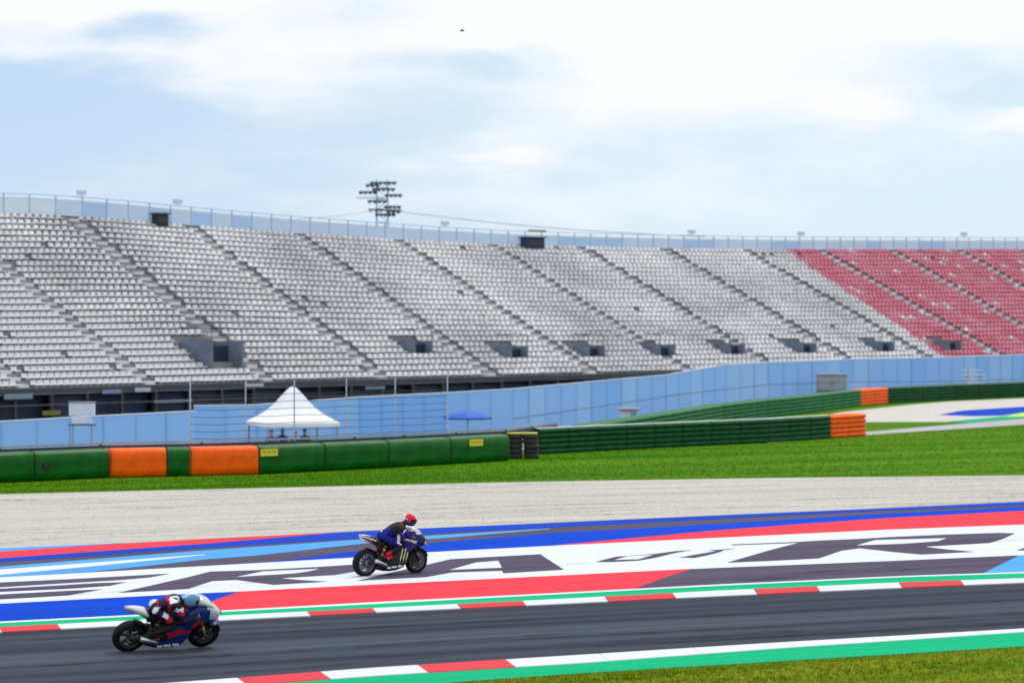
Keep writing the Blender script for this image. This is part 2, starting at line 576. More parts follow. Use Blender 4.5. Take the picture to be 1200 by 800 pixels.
def tyre_mark(x0, x1, ya, yb, w, par, z):
    k = 10
    P = [G(x0 + (x1 - x0) * i / k, ya + (yb - ya) * i / k + 1.2 * math.sin(math.pi * i / k)) for i in range(k + 1)]
    L, Rr = [], []
    for i, p in enumerate(P):
        d = (P[min(i + 1, k)] - P[max(i - 1, 0)]).normalized()
        ww = w * (0.25 + 0.75 * math.sin(math.pi * (i + 0.5) / (k + 1)))
        L.append(p + Vector((-d.y, d.x, 0)) * ww)
        Rr.append(p - Vector((-d.y, d.x, 0)) * ww)
    sheet('tyre_mark', L + Rr[::-1], z, m_rub, par)


for (x0, x1, f, w) in [(-200, 560, 0.12, 0.10), (120, 900, 0.22, 0.16), (500, 1400, 0.34, 0.14), (-100, 700, 0.55, 0.22), (600, 1500, 0.62, 0.30), (200, 1300, 0.72, 0.26), (700, 1500, 0.84, 0.20), (-50, 520, 0.86, 0.16)]:
    yy = [c_k3(x) + (c_n0(x) - c_k3(x)) * f for x in (x0, x1)]
    tyre_mark(x0, x1, yy[0], yy[1], w, track, 0.010)
for (x0, x1, a, b, w) in [(250, 520, 701, 683, 0.07), (430, 760, 697, 678, 0.06), (60, 420, 716, 684, 0.06), (820, 1120, 681, 664, 0.12), (860, 1180, 676, 655, 0.10), (760, 1010, 686, 672, 0.16),
                          (40, 400, 700, 676, 0.05), (560, 860, 668, 648, 0.05), (900, 1260, 652, 628, 0.06), (300, 620, 655, 633, 0.05)]:
    tyre_mark(x0, x1, a, b, w, runoff, 0.026)

# ------------------------------------------------------------------ the loop of track far right
m_gravel2 = mat('pale_gravel', lin(214, 210, 205, 0.714), 0.95, var=0.06, scale=0.8, bump=0.5, bscale=12, fine=0.08, spec=0.02)
m_pale = mat('pale_asphalt', lin(190, 186, 194, 0.714), 0.85, var=0.06, scale=0.5, streak=(0.9, 10, 1), fine=0.08, spec=0.02)
sheet('far_gravel_bed', [G(*p) for p in [(940, 492), (983, 483.4), (1030, 478), (1070, 473.9), (1113, 470.4), (1200, 466.6), (1420, 459), (1640, 452), (1640, 470), (1200, 485), (1130, 494), (1105, 494.2), (1016, 494.6)]], 0.007, m_gravel2, kind='structure')
far_run = sheet('far_runoff_paint', [G(*p) for p in [(1100, 486.2), (1128, 481), (1200, 476.5), (1420, 466), (1640, 458), (1640, 465), (1420, 473), (1200, 483.2), (1174, 487), (1140, 487.6)]], 0.012, m_blue2, kind='structure')
far_k = sheet('far_loop_kerb', [G(*p) for p in [(1112, 494), (1135, 491.6), (1174, 488), (1200, 483.6), (1420, 473.4), (1640, 465), (1640, 470), (1420, 478), (1200, 489.6), (1135, 495.6)]], 0.016, m_green, kind='structure')
sheet('yellow_strip', [G(*p) for p in [(1178, 488.4), (1200, 483.9), (1420, 473.8), (1420, 476), (1200, 488)]], 0.020, mat('lime_paint', lin(190, 240, 90, 0.84), 0.6, var=0.08, spec=0.03), far_k)
sheet('service_lane', [G(*p) for p in [(900, 517), (1016, 506), (1200, 490.2), (1420, 478.4), (1640, 469), (1640, 474), (1420, 484), (1200, 497.4), (1016, 509.6), (900, 519)]], 0.009, m_pale, kind='structure')


# ------------------------------------------------------------------ grass blades and loose stones
def blades(name, pts, h, w, m, per=3):
    nn = len(pts)
    V = np.zeros((nn * per * 3, 3))
    for k in range(per):
        a = rng.uniform(0, 2 * math.pi, nn)
        lean = rng.uniform(0.2, 0.9, nn) * h
        hh = h * rng.uniform(0.5, 1.2, nn)
        off = rng.normal(0, w * 1.5, (nn, 2))
        b = pts[:, :2] + off
        dx, dy = np.cos(a) * w / 2, np.sin(a) * w / 2
        base = k * nn * 3
        V[base:base + nn * 3:3] = np.c_[b[:, 0] - dx, b[:, 1] - dy, np.zeros(nn)]
        V[base + 1:base + nn * 3:3] = np.c_[b[:, 0] + dx, b[:, 1] + dy, np.zeros(nn)]
        V[base + 2:base + nn * 3:3] = np.c_[b[:, 0] - np.sin(a) * lean, b[:, 1] + np.cos(a) * lean, hh]
    me = bpy.data.meshes.new(name)
    nt = nn * per
    me.vertices.add(nt * 3)
    me.vertices.foreach_set('co', V.ravel())
    me.loops.add(nt * 3)
    me.loops.foreach_set('vertex_index', np.arange(nt * 3))
    me.polygons.add(nt)
    me.polygons.foreach_set('loop_start', np.arange(0, nt * 3, 3))
    me.update()
    return tag(obj(name, me, m), kind='stuff')


def inside_pts(count, ftop, fbot, xa, xb):
    """points spread evenly over the ground between two traced lines"""
    out = []
    while len(out) < count:
        x = rng.uniform(xa, xb, 4 * count)
        yt = np.array([ftop(q) for q in x])
        yb = np.array([fbot(q) for q in x])
        it, ib = 1 / (yt - HZ), 1 / (yb - HZ)
        Y = F * HC * (ib + (it - ib) * rng.random(len(x)))
        keep = rng.random(len(x)) < np.clip((Y / (F * HC * it.max())) ** 1, 0, 1)
        x, Y = x[keep], Y[keep]
        out.extend(zip((x - 600) * Y / F, Y))
    return np.array(out[:count])


m_blade = mat('grass_blade', lin(62, 124, 8, 0.930), 0.75, rgb2=lin(112, 152, 34, 0.900), scale=0.4, streak=(YAW, 14, 1.3), lo=0.3, hi=0.7, spec=0.02)
m_blade2 = mat('grass_blade_dry', lin(78, 116, 2, 0.992), 0.75, rgb2=lin(148, 150, 44, 0.992), scale=0.9, streak=(YAW, 5, 0.8), spec=0.02)
c_bar = curve([(p[0], p[1] + 1.0) for p in bar_px if p[0] < 660] + [(700, 528.5), (900, 519.5), (1016, 511), (1200, 498.5)])
blades('grass', inside_pts(30000, c_bar, lambda x: c_gravel_far(x) - 0.6, -120, 1320), 0.042, 0.032, m_blade)
blades('verge_grass', inside_pts(14000, lambda x: c_n2(x) + 1.0, lambda x: 830.0, 380, 1300), 0.055, 0.020, m_blade2, 3)


def stones(name, pts, size, m):
    nn = len(pts)
    s = size * rng.uniform(0.5, 1.3, nn)
    a = rng.uniform(0, 6.28, nn)
    V = np.zeros((nn, 4, 3))
    for k in range(3):
        V[:, k, 0] = pts[:, 0] + np.cos(a + k * 2.09) * s
        V[:, k, 1] = pts[:, 1] + np.sin(a + k * 2.09) * s
    V[:, 3, 0] = pts[:, 0] + rng.normal(0, 0.2, nn) * s
    V[:, 3, 1] = pts[:, 1] + rng.normal(0, 0.2, nn) * s
    V[:, 3, 2] = 0.006 + s * rng.uniform(0.5, 1.0, nn)
    V[:, :3, 2] = 0.004
    idx = np.arange(nn)[:, None] * 4
    Fc = np.concatenate([np.stack([idx[:, 0] + k, idx[:, 0] + (k + 1) % 3, idx[:, 0] + 3], 1) for k in range(3)])
    me = bpy.data.meshes.new(name)
    me.from_pydata(V.reshape(-1, 3).tolist(), [], Fc.tolist())
    return tag(obj(name, me, m), kind='stuff')


m_stone = mat('loose_stone', lin(176, 172, 165, 0.747), 0.95, rgb2=lin(222, 219, 212, 0.747), scale=3.0, spec=0.02)
stones('gravel', inside_pts(14000, c_gravel_far, lambda x: c_edge(x) - 0.6, -80, 1280), 0.022, m_stone)
# raked furrows: low ridges of gravel that run along the trap
bm = bmesh.new()
for q in range(70):
    t = random.random()
    xa = random.uniform(-200, 1200)
    ln = random.uniform(60, 320)
    pts = []
    for i in range(9):
        x = xa + ln * i / 8
        y = c_gravel_far(x) + (c_edge(x) - c_gravel_far(x)) * (t + 0.01 * math.sin(i + q)) 
        pts.append(G(x, y) + Vector((0, 0, -0.012)))
    add_tube(bm, pts, [0.012 + 0.035 * math.sin(math.pi * i / 8) for i in range(9)], 5, False)
tag(obj('gravel_furrows', bm, m_stone), kind='stuff')


# ------------------------------------------------------------------ barriers
def run_mesh(length, prof, nx=6, pinch=0.05, wob=0.0, seed=0):
    """extrude a closed (y, z) profile along x with slightly drawn-in ends"""
    rr = random.Random(seed)
    V, Fc = [], []
    us = [0.0, pinch * 0.6] + [pinch * 1.6 + (length - pinch * 3.2) * i / nx for i in range(nx + 1)] + [length - pinch * 0.6, length]
    m_ = len(prof)
    cy = sum(p[0] for p in prof) / m_
    for i, u in enumerate(us):
        e = min(u, length - u)
        s = 1.0 - 0.10 * max(0.0, 1 - e / (pinch * 1.6)) ** 2
        w = rr.uniform(-wob, wob)
        for (y, z) in prof:
            V.append((u, cy + (y - cy) * s + w * (1 if y < cy else 0), z * (0.985 + 0.015 * s) if z > 0.05 else z))
    for i in range(len(us) - 1):
        for k in range(m_):
            k2 = (k + 1) % m_
            Fc.append((i * m_ + k, i * m_ + k2, (i + 1) * m_ + k2, (i + 1) * m_ + k))
    Fc.append(tuple(range(m_)))
    Fc.append(tuple((len(us) - 1) * m_ + k for k in range(m_ - 1, -1, -1)))
    me = bpy.data.meshes.new('run')
    me.from_pydata(V, [], Fc)
    bm = bmesh.new()
    bm.from_mesh(me)
    bmesh.ops.recalc_face_normals(bm, faces=bm.faces[:])
    bpy.data.meshes.remove(me)
    return bm


def place_run(name, A, B, prof, m, root, gap=0.03, sm=True, **kw):
    d = B - A
    L = d.length - gap
    bm = run_mesh(L, prof, **kw)
    if sm:
        smooth(bm)
    o = obj(name, bm, m, root)
    o.location = A + d.normalized() * gap * 0.5 - root.location
    o.rotation_euler = (0, 0, math.atan2(d.y, d.x))
    return o


v_green = mat('green_vinyl', lin(2, 92, 20, 0.80), 0.42, var=0.26, scale=1.4, bump=0.2, bscale=2.4, fine=0.10, detail=8, spec=0.18)
v_orange = mat('orange_vinyl', lin(255, 92, 2, 0.95), 0.42, var=0.14, scale=1.6, bump=0.2, bscale=2.6, fine=0.07, detail=8, spec=0.18)
v_yellow = mat('yellow_sticker', lin(214, 214, 30, 0.84), 0.5, var=0.1, scale=8)
m_black = mat('black_rubber', (0.018, 0.018, 0.02), 0.75, var=0.25, scale=6)
m_steel = mat('galvanised_steel', lin(170, 176, 184, 0.8), 0.45, metal=0.5, var=0.1, scale=3)
m_dark = mat('dark_steel', lin(52, 56, 64, 0.8), 0.55, var=0.15, scale=3)
c_air = curve([p for p in bar_px if p[0] < 700])
air_prof = [(0.10, 0.0), (-0.02, 0.06), (-0.05, 0.30), (-0.035, 0.46), (-0.05, 0.62), (-0.04, 0.86), (0.02, 0.99), (0.14, 1.045), (0.5, 1.06), (0.86, 1.04), (0.96, 0.9), (0.96, 0.0)]
cuts = [(-420, -330, 0), (-330, -235, 0), (-235, -140, 0), (-140, -50, 0), (-50, 40, 0), (40, 128, 0), (128, 195, 1), (195, 222, 0), (222, 303, 1), (303, 380, 0), (380, 455, 0), (455, 528, 0), (528, 597, 0)]
A0 = G(0, c_air(0))
air = thing('airfence_barrier', 'long low inflatable airfence, dark green with two orange cushions, along the grass', 'barrier', A0)
for i, (a, b, c) in enumerate(cuts):
    A, B = G(a, c_air(a)), G(b, c_air(b))
    o = place_run('airfence_cushion', A, B, air_prof, v_orange if c else v_green, air, wob=0.035, seed=i)
    if c:
        o['label'] = 'bright orange airfence cushion'
    L = (B - A).length
    if b in (303 + 77, 597):                # yellow stickers near the top edge
        bm = bmesh.new()
        x0 = 0.0 if b == 380 else L * 0.28
        add_box(bm, x0 + 0.42, -0.085, 0.80, 0.80, 0.04, 0.26, None, 0.004)
        s = obj('sticker', bm, v_yellow, o)
        bm = bmesh.new()
        for k in range(5):
            add_box(bm, x0 + 0.16 + 0.13 * k, -0.1075, 0.82 + 0.02 * (k % 2), 0.07, 0.006, 0.10 - 0.03 * (k % 2))
        s2 = obj('sticker_print', bm, mat('sticker_print_red', lin(200, 96, 30), 0.5), o)
    if b == 128:
        bm = bmesh.new()
        add_tube(bm, [(0.42, -0.10, 0.55), (0.42, -0.03, 0.55)], 0.11, 12)
        add_tube(bm, [(0.62, -0.09, 0.55), (0.62, -0.03, 0.55)], 0.07, 10)
        obj('air_valve', bm, m_black, o)
    # seam welt round the joint
    bm = bmesh.new()
    add_tube(bm, [(0.03, p[0] - 0.012 if p[0] < 0.3 else p[0], p[1] + (0.012 if p[1] > 1.0 else 0)) for p in air_prof[:10]], 0.014, 5)
    obj('seam', bm, mat('seam_black', (0.02, 0.05, 0.03), 0.6), o)

# painted tyre walls
N_B = 5


def tyre_prof(h, depth):
    pr = [(0.05, 0.0)]
    for k in range(N_B):
        z0, z1 = h * k / N_B, h * (k + 1) / N_B
        for t, off in ((0.06, 0.05), (0.22, -0.02), (0.5, -0.05), (0.78, -0.02), (0.94, 0.05)):
            pr.append((off, z0 + (z1 - z0) * t))
    pr += [(0.12, h), (depth - 0.08, h), (depth, h - 0.06), (depth, 0.0)]
    return pr


t_dark = mat('dark_green_belt', lin(6, 78, 42, 0.8), 0.6, var=0.30, scale=2.2, bump=0.3, bscale=9, fine=0.15, spec=0.18)
t_lite = mat('mid_green_belt', lin(22, 112, 62, 0.8), 0.6, var=0.22, scale=2.0, bump=0.3, bscale=9, fine=0.12, spec=0.18)
t_oran = mat('orange_belt', lin(255, 96, 22, 0.95), 0.6, var=0.14, scale=2.5, bump=0.3, bscale=9, fine=0.1, spec=0.18)


def tyre_wall(label, pts_px, h, m_of, step):
    pts = [G(*p) for p in pts_px]
    root = thing('tyre_barrier', label, 'barrier', pts[0], group=None)
    seg = []
    for i in range(len(pts) - 1):
        k = max(1, round((pts[i + 1] - pts[i]).length / step))
        for j in range(k):
            seg.append((pts[i].lerp(pts[i + 1], j / k), pts[i].lerp(pts[i + 1], (j + 1) / k), pts_px[i][0] + (pts_px[i + 1][0] - pts_px[i][0]) * (j + 0.5) / k))
    pr = tyre_prof(h, 0.9)
    for q, (A, B, x) in enumerate(seg):
        m = m_of(x)
        o = place_run('tyre_block', A, B, pr, m, root, gap=0.05, nx=4, pinch=0.10, wob=0.012, seed=q)
        o.location.y += random.uniform(-0.03, 0.03)
        if m is t_oran:
            o['label'] = 'orange painted end block'
    # strap along the top edge
    return root, pts


fw, fpts = tyre_wall('nearer dark green tyre wall with ridged belts and an orange end, on the grass edge',
                     [(632, 532.3), (700, 528.4), (800, 523.5), (900, 518.6), (974, 513.6), (1015, 510.6)], 1.07,
                     lambda x: t_oran if x > 974 else t_dark, 1.9)
bm = bmesh.new()
for a, b in zip(fpts[:-2], fpts[1:-1]):
    d = (b - a).normalized()
    nrm = Vector((-d.y, d.x, 0))
    A, B = a + nrm * 0.22 - fw.location, b + nrm * 0.22 - fw.location
    M = Matrix.Translation((A + B) / 2 + Vector((0, 0, 1.085))) @ Matrix.Rotation(math.atan2(d.y, d.x), 4, 'Z')
    add_box(bm, 0, 0, 0, (B - A).length, 0.22, 0.028, M)
obj('top_strip', bm, mat('white_strip', lin(226, 230, 234), 0.6, var=0.06), fw)
tyre_wall('farther green tyre wall curving behind the pale gravel bed, orange block in it',
          [(690, 525), (801, 504.7), (847, 496), (900, 489), (940, 484.6), (1009, 475.6), (1041, 472.8), (1120, 468.5), (1200, 465), (1400, 458), (1640, 450)], 1.0,
          lambda x: t_oran if 1009 < x < 1041 else (t_lite if x < 1009 else t_dark), 2.4)

# loose black tyres stacked where the two barriers meet
A = G(612, 537.5)
st = thing('tyre_stack', 'stack of bare black tyres in the gap between airfence and tyre wall', 'tyres', A + Vector((0, 0.3, 0)))


def tyre_bm(r, w, n=20, k=10, sq=0.8):
    bm = bmesh.new()
    rt = w * 0.62
    prof = []
    for j in range(k):
        a = 2 * math.pi * j / k
        prof.append((r - rt * 0.5 + rt * 0.5 * math.copysign(abs(math.cos(a)) ** sq, math.cos(a)), w * 0.5 * math.copysign(abs(math.sin(a)) ** sq, math.sin(a))))
    rings = []
    for i in range(n):
        t = 2 * math.pi * i / n
        rings.append([bm.verts.new((p[0] * math.cos(t), p[0] * math.sin(t), p[1])) for p in prof])
    for i in range(n):
        for j in range(k):
            bm.faces.new((rings[i][j], rings[(i + 1) % n][j], rings[(i + 1) % n][(j + 1) % k], rings[i][(j + 1) % k]))
    bmesh.ops.recalc_face_normals(bm, faces=bm.faces[:])
    return smooth(bm)


tb = tyre_bm(0.32, 0.2)
tme = bpy.data.meshes.new('tyre')
tb.to_mesh(tme)
tb.free()
tme.materials.append(m_black)
for sx in (-0.30, 0.36):
    for k in range(5):
        obj('tyre', tme, None, st, (sx + random.uniform(-.03, .03), random.uniform(-.03, .03), 0.10 + 0.2 * k))
bm = bmesh.new()
add_box(bm, 0, 0.05, 1.03, 1.25, 0.5, 0.05, None, 0.01)
obj('top_board', bm, v_yellow, st)

# steel guard rail right behind the airfence
gr_pts = [G(x, c_air(x)) + Vector((-0.25, 1.25, 0)) for x in (-420, -200, 0, 120, 240, 360, 480, 600, 660)]
gr = thing('guard_rail', 'steel guard rail running right behind the green and orange airfence', 'guard rail', gr_pts[2])


def wall_run(bm, pts, z0, z1, th, org):
    for a, b in zip(pts[:-1], pts[1:]):
        d = b - a
        M = Matrix.Translation((a + b) / 2 - org) @ Matrix.Rotation(math.atan2(d.y, d.x), 4, 'Z')
        add_box(bm, 0, 0, (z0 + z1) / 2, d.length, th, z1 - z0, M)


for z0, z1, m in ((1.17, 1.24, m_steel), (0.98, 1.13, m_dark), (0.5, 0.75, m_steel)):
    bm = bmesh.new()
    wall_run(bm, gr_pts, z0, z1, 0.06, gr.location)
    obj('rail', bm, m, gr)
for a, b in zip(gr_pts[:-1], gr_pts[1:]):
    k = max(1, int((b - a).length / 2.6))
    for j in range(k):
        bm = bmesh.new()
        add_box(bm, 0, 0.09, 0.6, 0.1, 0.1, 1.2)
        obj('rail_post', bm, m_dark, gr, a.lerp(b, j / k) - gr.location)

# catch fence of steel cables above the rail
cf_pts = [G(x, c_air(x)) + Vector((-0.3, 1.9, 0)) for x in (226, 292, 350, 412, 470, 532)]
cf = thing('catch_fence', 'tall open catch fence of thin steel cables in front of the white tent', 'fence', cf_pts[0])
for p in cf_pts:
    bm = bmesh.new()
    add_tube(bm, [(0, 0, -0.3), (0, 0, 3.5)], 0.028, 8)
    obj('fence_post', bm, mat('fence_post_grey', lin(176, 196, 226, 0.86), 0.5, var=0.08), cf, p - cf.location)
for k in range(9):
    bm = bmesh.new()
    pts = []
    for a, b in zip(cf_pts[:-1], cf_pts[1:]):
        for t in (0, 0.5):
            p = a.lerp(b, t) - cf.location
            pts.append((p.x, p.y - 0.03, 1.28 + 0.27 * k - (0.03 if t else 0)))
    p = cf_pts[-1] - cf.location
    pts.append((p.x, p.y - 0.03, 1.28 + 0.27 * k))
    add_tube(bm, pts, 0.011, 5)
    obj('cable', bm, m_dark, cf)

# low wire fence behind the farther tyre wall
wf_pts = [PX(600, 27.2), PX(700, 25.2), PX(800, 22.9), PX(900, 20.6), PX(1000, 18.95), PX(1100, 18.1), PX(1200, 17.25), PX(1420, 15.8)]
wf_top = [1.33, 1.50, 1.66, 1.66, 1.42, 1.22, 1.15, 1.1]
wf = thing('wire_fence', 'thin single wire strung on posts behind the curving green tyre wall', 'fence', wf_pts[0] + Vector((0, 0, -0.8)))
bm = bmesh.new()
add_tube(bm, [Vector((p.x, p.y, z)) - wf.location for p, z in zip(wf_pts, wf_top)], 0.018, 5)
obj('wire', bm, m_dark, wf)
for p, z in zip(wf_pts, wf_top):
    bm = bmesh.new()
    add_tube(bm, [(0, 0, 0), (0, 0, z + 0.83)], 0.03, 8)
    obj('fence_post', bm, MATS['fence_post_grey'], wf, Vector((p.x, p.y, -0.8)) - wf.location)

# ------------------------------------------------------------------ blue hoarding
hb = [mat('blue_hoarding_%s' % s, lin(*c, 1.12), 0.6, var=0.03, scale=0.8, spec=0.1, thin=0.45) for s, c in
      (('light', (134, 182, 255)), ('middle', (128, 178, 255)), ('deep', (120, 172, 255)), ('pale', (144, 188, 255)))]


def hoarding(label, pts, width, pick):
    w = [PX(x, p) for x, p, _ in pts]
    root = thing('hoarding_fence', label, 'fence', w[0] + Vector((0, 0, -0.8)))
    posts = []
    for (a, b, za, zb, xa, xb) in [(w[i], w[i + 1], pts[i][2], pts[i + 1][2], pts[i][0], pts[i + 1][0]) for i in range(len(w) - 1)]:
        d = b - a
        k = max(1, round(d.length / width))
        for j in range(k):
            A, B = a.lerp(b, j / k), a.lerp(b, (j + 1) / k)
            zA, zB = za + (zb - za) * j / k, za + (zb - za) * (j + 1) / k
            L = (B - A).length + 0.01
            bm = bmesh.new()
            tilt = random.uniform(-0.02, 0.02)
            # a banner of cloth laced to the posts, slightly slack in the middle
            gx = 5
            v = [[bm.verts.new((0.015 + (L - 0.015) * i / gx, tilt * i / gx - 0.03 * math.sin(math.pi * i / gx) * (1 - abs(2 * j / 3 - 1)), 0.06 + (zA + (zB - zA) * i / gx + 0.74) * j / 3)) for j in range(4)] for i in range(gx + 1)]
            for i in range(gx):
                for j in range(3):
                    bm.faces.new((v[i][j], v[i + 1][j], v[i + 1][j + 1], v[i][j + 1]))
            smooth(bm)
            o = obj('hoarding_panel', bm, pick(xa + (xb - xa) * (j + .5) / k), root, A + Vector((0, 0, -0.8)) - root.location)
            o.rotation_euler = (0, 0, math.atan2(d.y, d.x))
            bm = bmesh.new()
            add_box(bm, 0, 0.10, (zA + 0.75) / 2, 0.06, 0.06, zA + 0.75)
            obj('hoarding_post', bm, m_steel, root, A + Vector((0, 0, -0.8)) - root.location)
    bm = bmesh.new()
    add_tube(bm, [Vector((q.x, q.y - 0.01, pts[i][2] + 0.03)) - root.location for i, q in enumerate(w)], 0.03, 6)
    obj('top_edge', bm, mat('hoarding_trim', lin(205, 222, 250), 0.5), root)
    return root


hoarding('lower blue hoarding in flat wide panels behind the orange cushions, left',
         [(-420, 29, 0.98), (0, 26.6, 1.08), (120, 25.6, 1.14), (229, 24.6, 1.15)], 2.4,
         lambda x: hb[1] if 0 < x < 30 or 110 < x < 140 else (hb[2] if 30 < x < 60 else hb[0]) if x > 0 else hb[1])
hoarding('tall light blue hoarding in narrow panels stretching behind the tent to the right edge',
         [(227, 24.2, 1.32), (300, 23.8, 1.28), (420, 23.0, 1.49), (520, 22.2, 1.54), (600, 21.5, 1.60), (710, 20.3, 1.82), (780, 19.6, 1.97), (850, 18.7, 2.42), (900, 18.2, 2.45),
          (1000, 17.3, 2.47), (1100, 16.5, 2.40), (1200, 15.7, 2.41), (1640, 13.2, 2.4)], 2.0,
         lambda x: hb[2] if 440 < x < 490 else random.choice([hb[0], hb[0], hb[3], hb[3], hb[1]]) if x > 560 else random.choice([hb[0], hb[0], hb[1]]))

# ------------------------------------------------------------------ grandstand
p_of = curve([(-420, 23.6), (0, 21.3), (300, 19.6), (600, 18.1), (1000, 16.1), (1200, 15.1), (1640, 12.9)])
ytop = curve([(-420, 245), (-150, 249), (0, 250), (60, 251.2), (130, 256), (200, 262), (300, 270), (400, 277), (500, 283), (600, 287.5), (750, 291), (900, 293), (1200, 292.5), (1640, 290)])
NR, DEP, ZF = 27, 0.72, 1.6
xs_ = np.arange(-420, 1641, 20)
front = [PX(x, p_of(x)) for x in xs_]
arc = [0.0]
for a, b in zip(front[:-1], front[1:]):
    arc.append(arc[-1] + (b - a).length)
arc = np.array(arc)
fX, fY = np.array([p.x for p in front]), np.array([p.y for p in front])
LEN = arc[-1]


def on_front(s):
    X, Y = np.interp(s, arc, fX), np.interp(s, arc, fY)
    e = 3.0
    sa, sb = max(0, s - e), min(LEN, s + e)
    t = Vector((np.interp(sb, arc, fX) - np.interp(sa, arc, fX), np.interp(sb, arc, fY) - np.interp(sa, arc, fY), 0)).normalized()
    return Vector((X, Y, 0)), t, Vector((-t.y, t.x, 0))


SS = np.linspace(0, LEN, 110)
_ri = []
for s in SS:
    p, t, nn_ = on_front(s)
    T = p + nn_ * (NR * DEP)
    x = 600 + F * T.x / T.y
    z = HC + (HZ - ytop(min(max(x, -420), 1640))) * T.y / F
    _ri.append((z - ZF) / NR)
_ri = np.array(_ri)
for _ in range(2):
    _ri[1:-1] = (_ri[:-2] + _ri[1:-1] * 2 + _ri[2:]) / 4


def rise(s):
    return float(np.interp(s, SS, _ri))


def stand_pt(s, r, up=0.0, back=0.0):
    """point of the terrace: arc length s along the front, row r"""
    p, t, nn_ = on_front(s)
    q = p + nn_ * (r * DEP + back)
    return Vector((q.x, q.y, ZF + rise(s) * r + up)), t


def s_at_px(x, r):
    """arc length at which row r shows in photo column x"""
    best = min(np.linspace(0, LEN, 600), key=lambda s: abs(600 + F * stand_pt(s, r)[0].x / stand_pt(s, r)[0].y - x))
    return float(best)


m_conc = mat('terrace_concrete', lin(150, 150, 152, 0.85), 0.85, rgb2=lin(112, 114, 120, 0.85), scale=0.35, bump=0.3, bscale=6, fine=0.12)
m_stair = mat('stair_concrete', lin(222, 225, 230, 0.86), 0.85, var=0.15, scale=0.8, fine=0.1)
m_seat = mat('white_seat_plastic', lin(214, 215, 218, 0.86), 0.55, rgb2=lin(166, 168, 174, 0.86), scale=0.16, fine=0.12, bscale=1.6)
m_rseat = mat('red_seat_plastic', lin(184, 60, 92, 0.86), 0.55, rgb2=lin(196, 112, 136, 0.86), scale=0.35, fine=0.16, bscale=1.6)
base_pt = stand_pt(s_at_px(0, 0), 0)[0]
stand = thing('grandstand', 'huge empty grandstand of white seats with a red block at its right end', 'grandstand', (base_pt.x, base_pt.y, -0.8))
O = stand.location
S80 = np.linspace(0, LEN, 84)
for r in range(NR):
    V, Fc = [], []
    for s in S80:
        p0, _ = stand_pt(s, r)
        p1, _ = stand_pt(s, r + 1)
        lowz = p0.z - rise(s)
        V += [Vector((p0.x, p0.y, lowz - 0.02)) - O, p0 - O, Vector((p1.x, p1.y, p0.z)) - O]
    for i in range(len(S80) - 1):
        a, b = i * 3, i * 3 + 3
        Fc += [(a, b, b + 1, a + 1), (a + 1, b + 1, b + 2, a + 2)]
    obj('terrace_step', pydata('terrace_step', V, Fc), m_conc, stand)

# entrances through the lower rows
vom_px = [(258, 3, 2.6, 3), (486, 5, 1.7, 1), (600, 4, 1.7, 1), (690, 4, 1.7, 1), (772, 4, 1.7, 1), (856, 4, 1.7, 1), (940, 4, 1.7, 1), (1032, 4, 1.7, 1), (1110, 4, 1.7, 1)]
voms = []
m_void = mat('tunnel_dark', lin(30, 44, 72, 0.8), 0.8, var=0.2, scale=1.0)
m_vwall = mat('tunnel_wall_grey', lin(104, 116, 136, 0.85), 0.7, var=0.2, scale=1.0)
for x, r, w, k in vom_px:
    s = s_at_px(x, r)
    voms.append((s, r - 1, r + k, w))
    P, t = stand_pt(s, r - 1)
    M = Matrix.Translation(P - O) @ Matrix.Rotation(math.atan2(t.y, t.x), 4, 'Z')
    h = rise(s) * (k + 1)
    dpt = DEP * (k + 1)
    bm = bmesh.new()
    for sx in (-1, 1):
        add_box(bm, sx * (w / 2 - 0.08), dpt / 2, h / 2, 0.16, dpt, h + 0.2, M)
    add_box(bm, 0, dpt - 0.15, h + 0.02, w - 0.33, 0.2, 0.34, M)
    o = obj('entrance_tunnel', bm, m_vwall, stand)
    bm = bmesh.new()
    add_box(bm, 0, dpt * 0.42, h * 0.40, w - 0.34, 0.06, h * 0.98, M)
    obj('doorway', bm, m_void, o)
    bm = bmesh.new()
    for sx in (-1, 1):
        add_tube(bm, [M @ Vector((sx * (w / 2 - 0.08), 0.05, h + 0.12)), M @ Vector((sx * (w / 2 - 0.08), 0.05, h + 0.85)), M @ Vector((sx * (w / 2 - 0.08), dpt, h + 0.95))], 0.025, 6)
    add_tube(bm, [M @ Vector((-w / 2 + 0.08, dpt - 0.1, h + 0.9)), M @ Vector((w / 2 - 0.08, dpt - 0.1, h + 0.9))], 0.025, 6)
    obj('handrail', bm, m_dark, o)

# aisles with stairs
aisle_s = []
s_ref = s_at_px(550, 17)
k = -12
while s_ref + k * 9.4 < LEN:
    if s_ref + k * 9.4 > 0:
        aisle_s.append(s_ref + k * 9.4)
    k += 1
bm = bmesh.new()
for s in aisle_s:
    for r in range(NR):
        if any(abs(s - v[0]) < v[3] / 2 + 0.6 and v[1] <= r <= v[2] for v in voms):
            continue
        P, t = stand_pt(s, r)
        rs = rise(s)
        M = Matrix.Translation(P - O) @ Matrix.Rotation(math.atan2(t.y, t.x), 4, 'Z')
        add_box(bm, 0, DEP * 0.75 - 0.004, rs * 0.25, 0.8, DEP * 0.5, rs * 0.5, M)
tag(obj('aisle_stairs', bm, m_stair, stand), kind='stuff')
red_s = s_at_px(1112, 1)
red_top = s_at_px(920, NR)


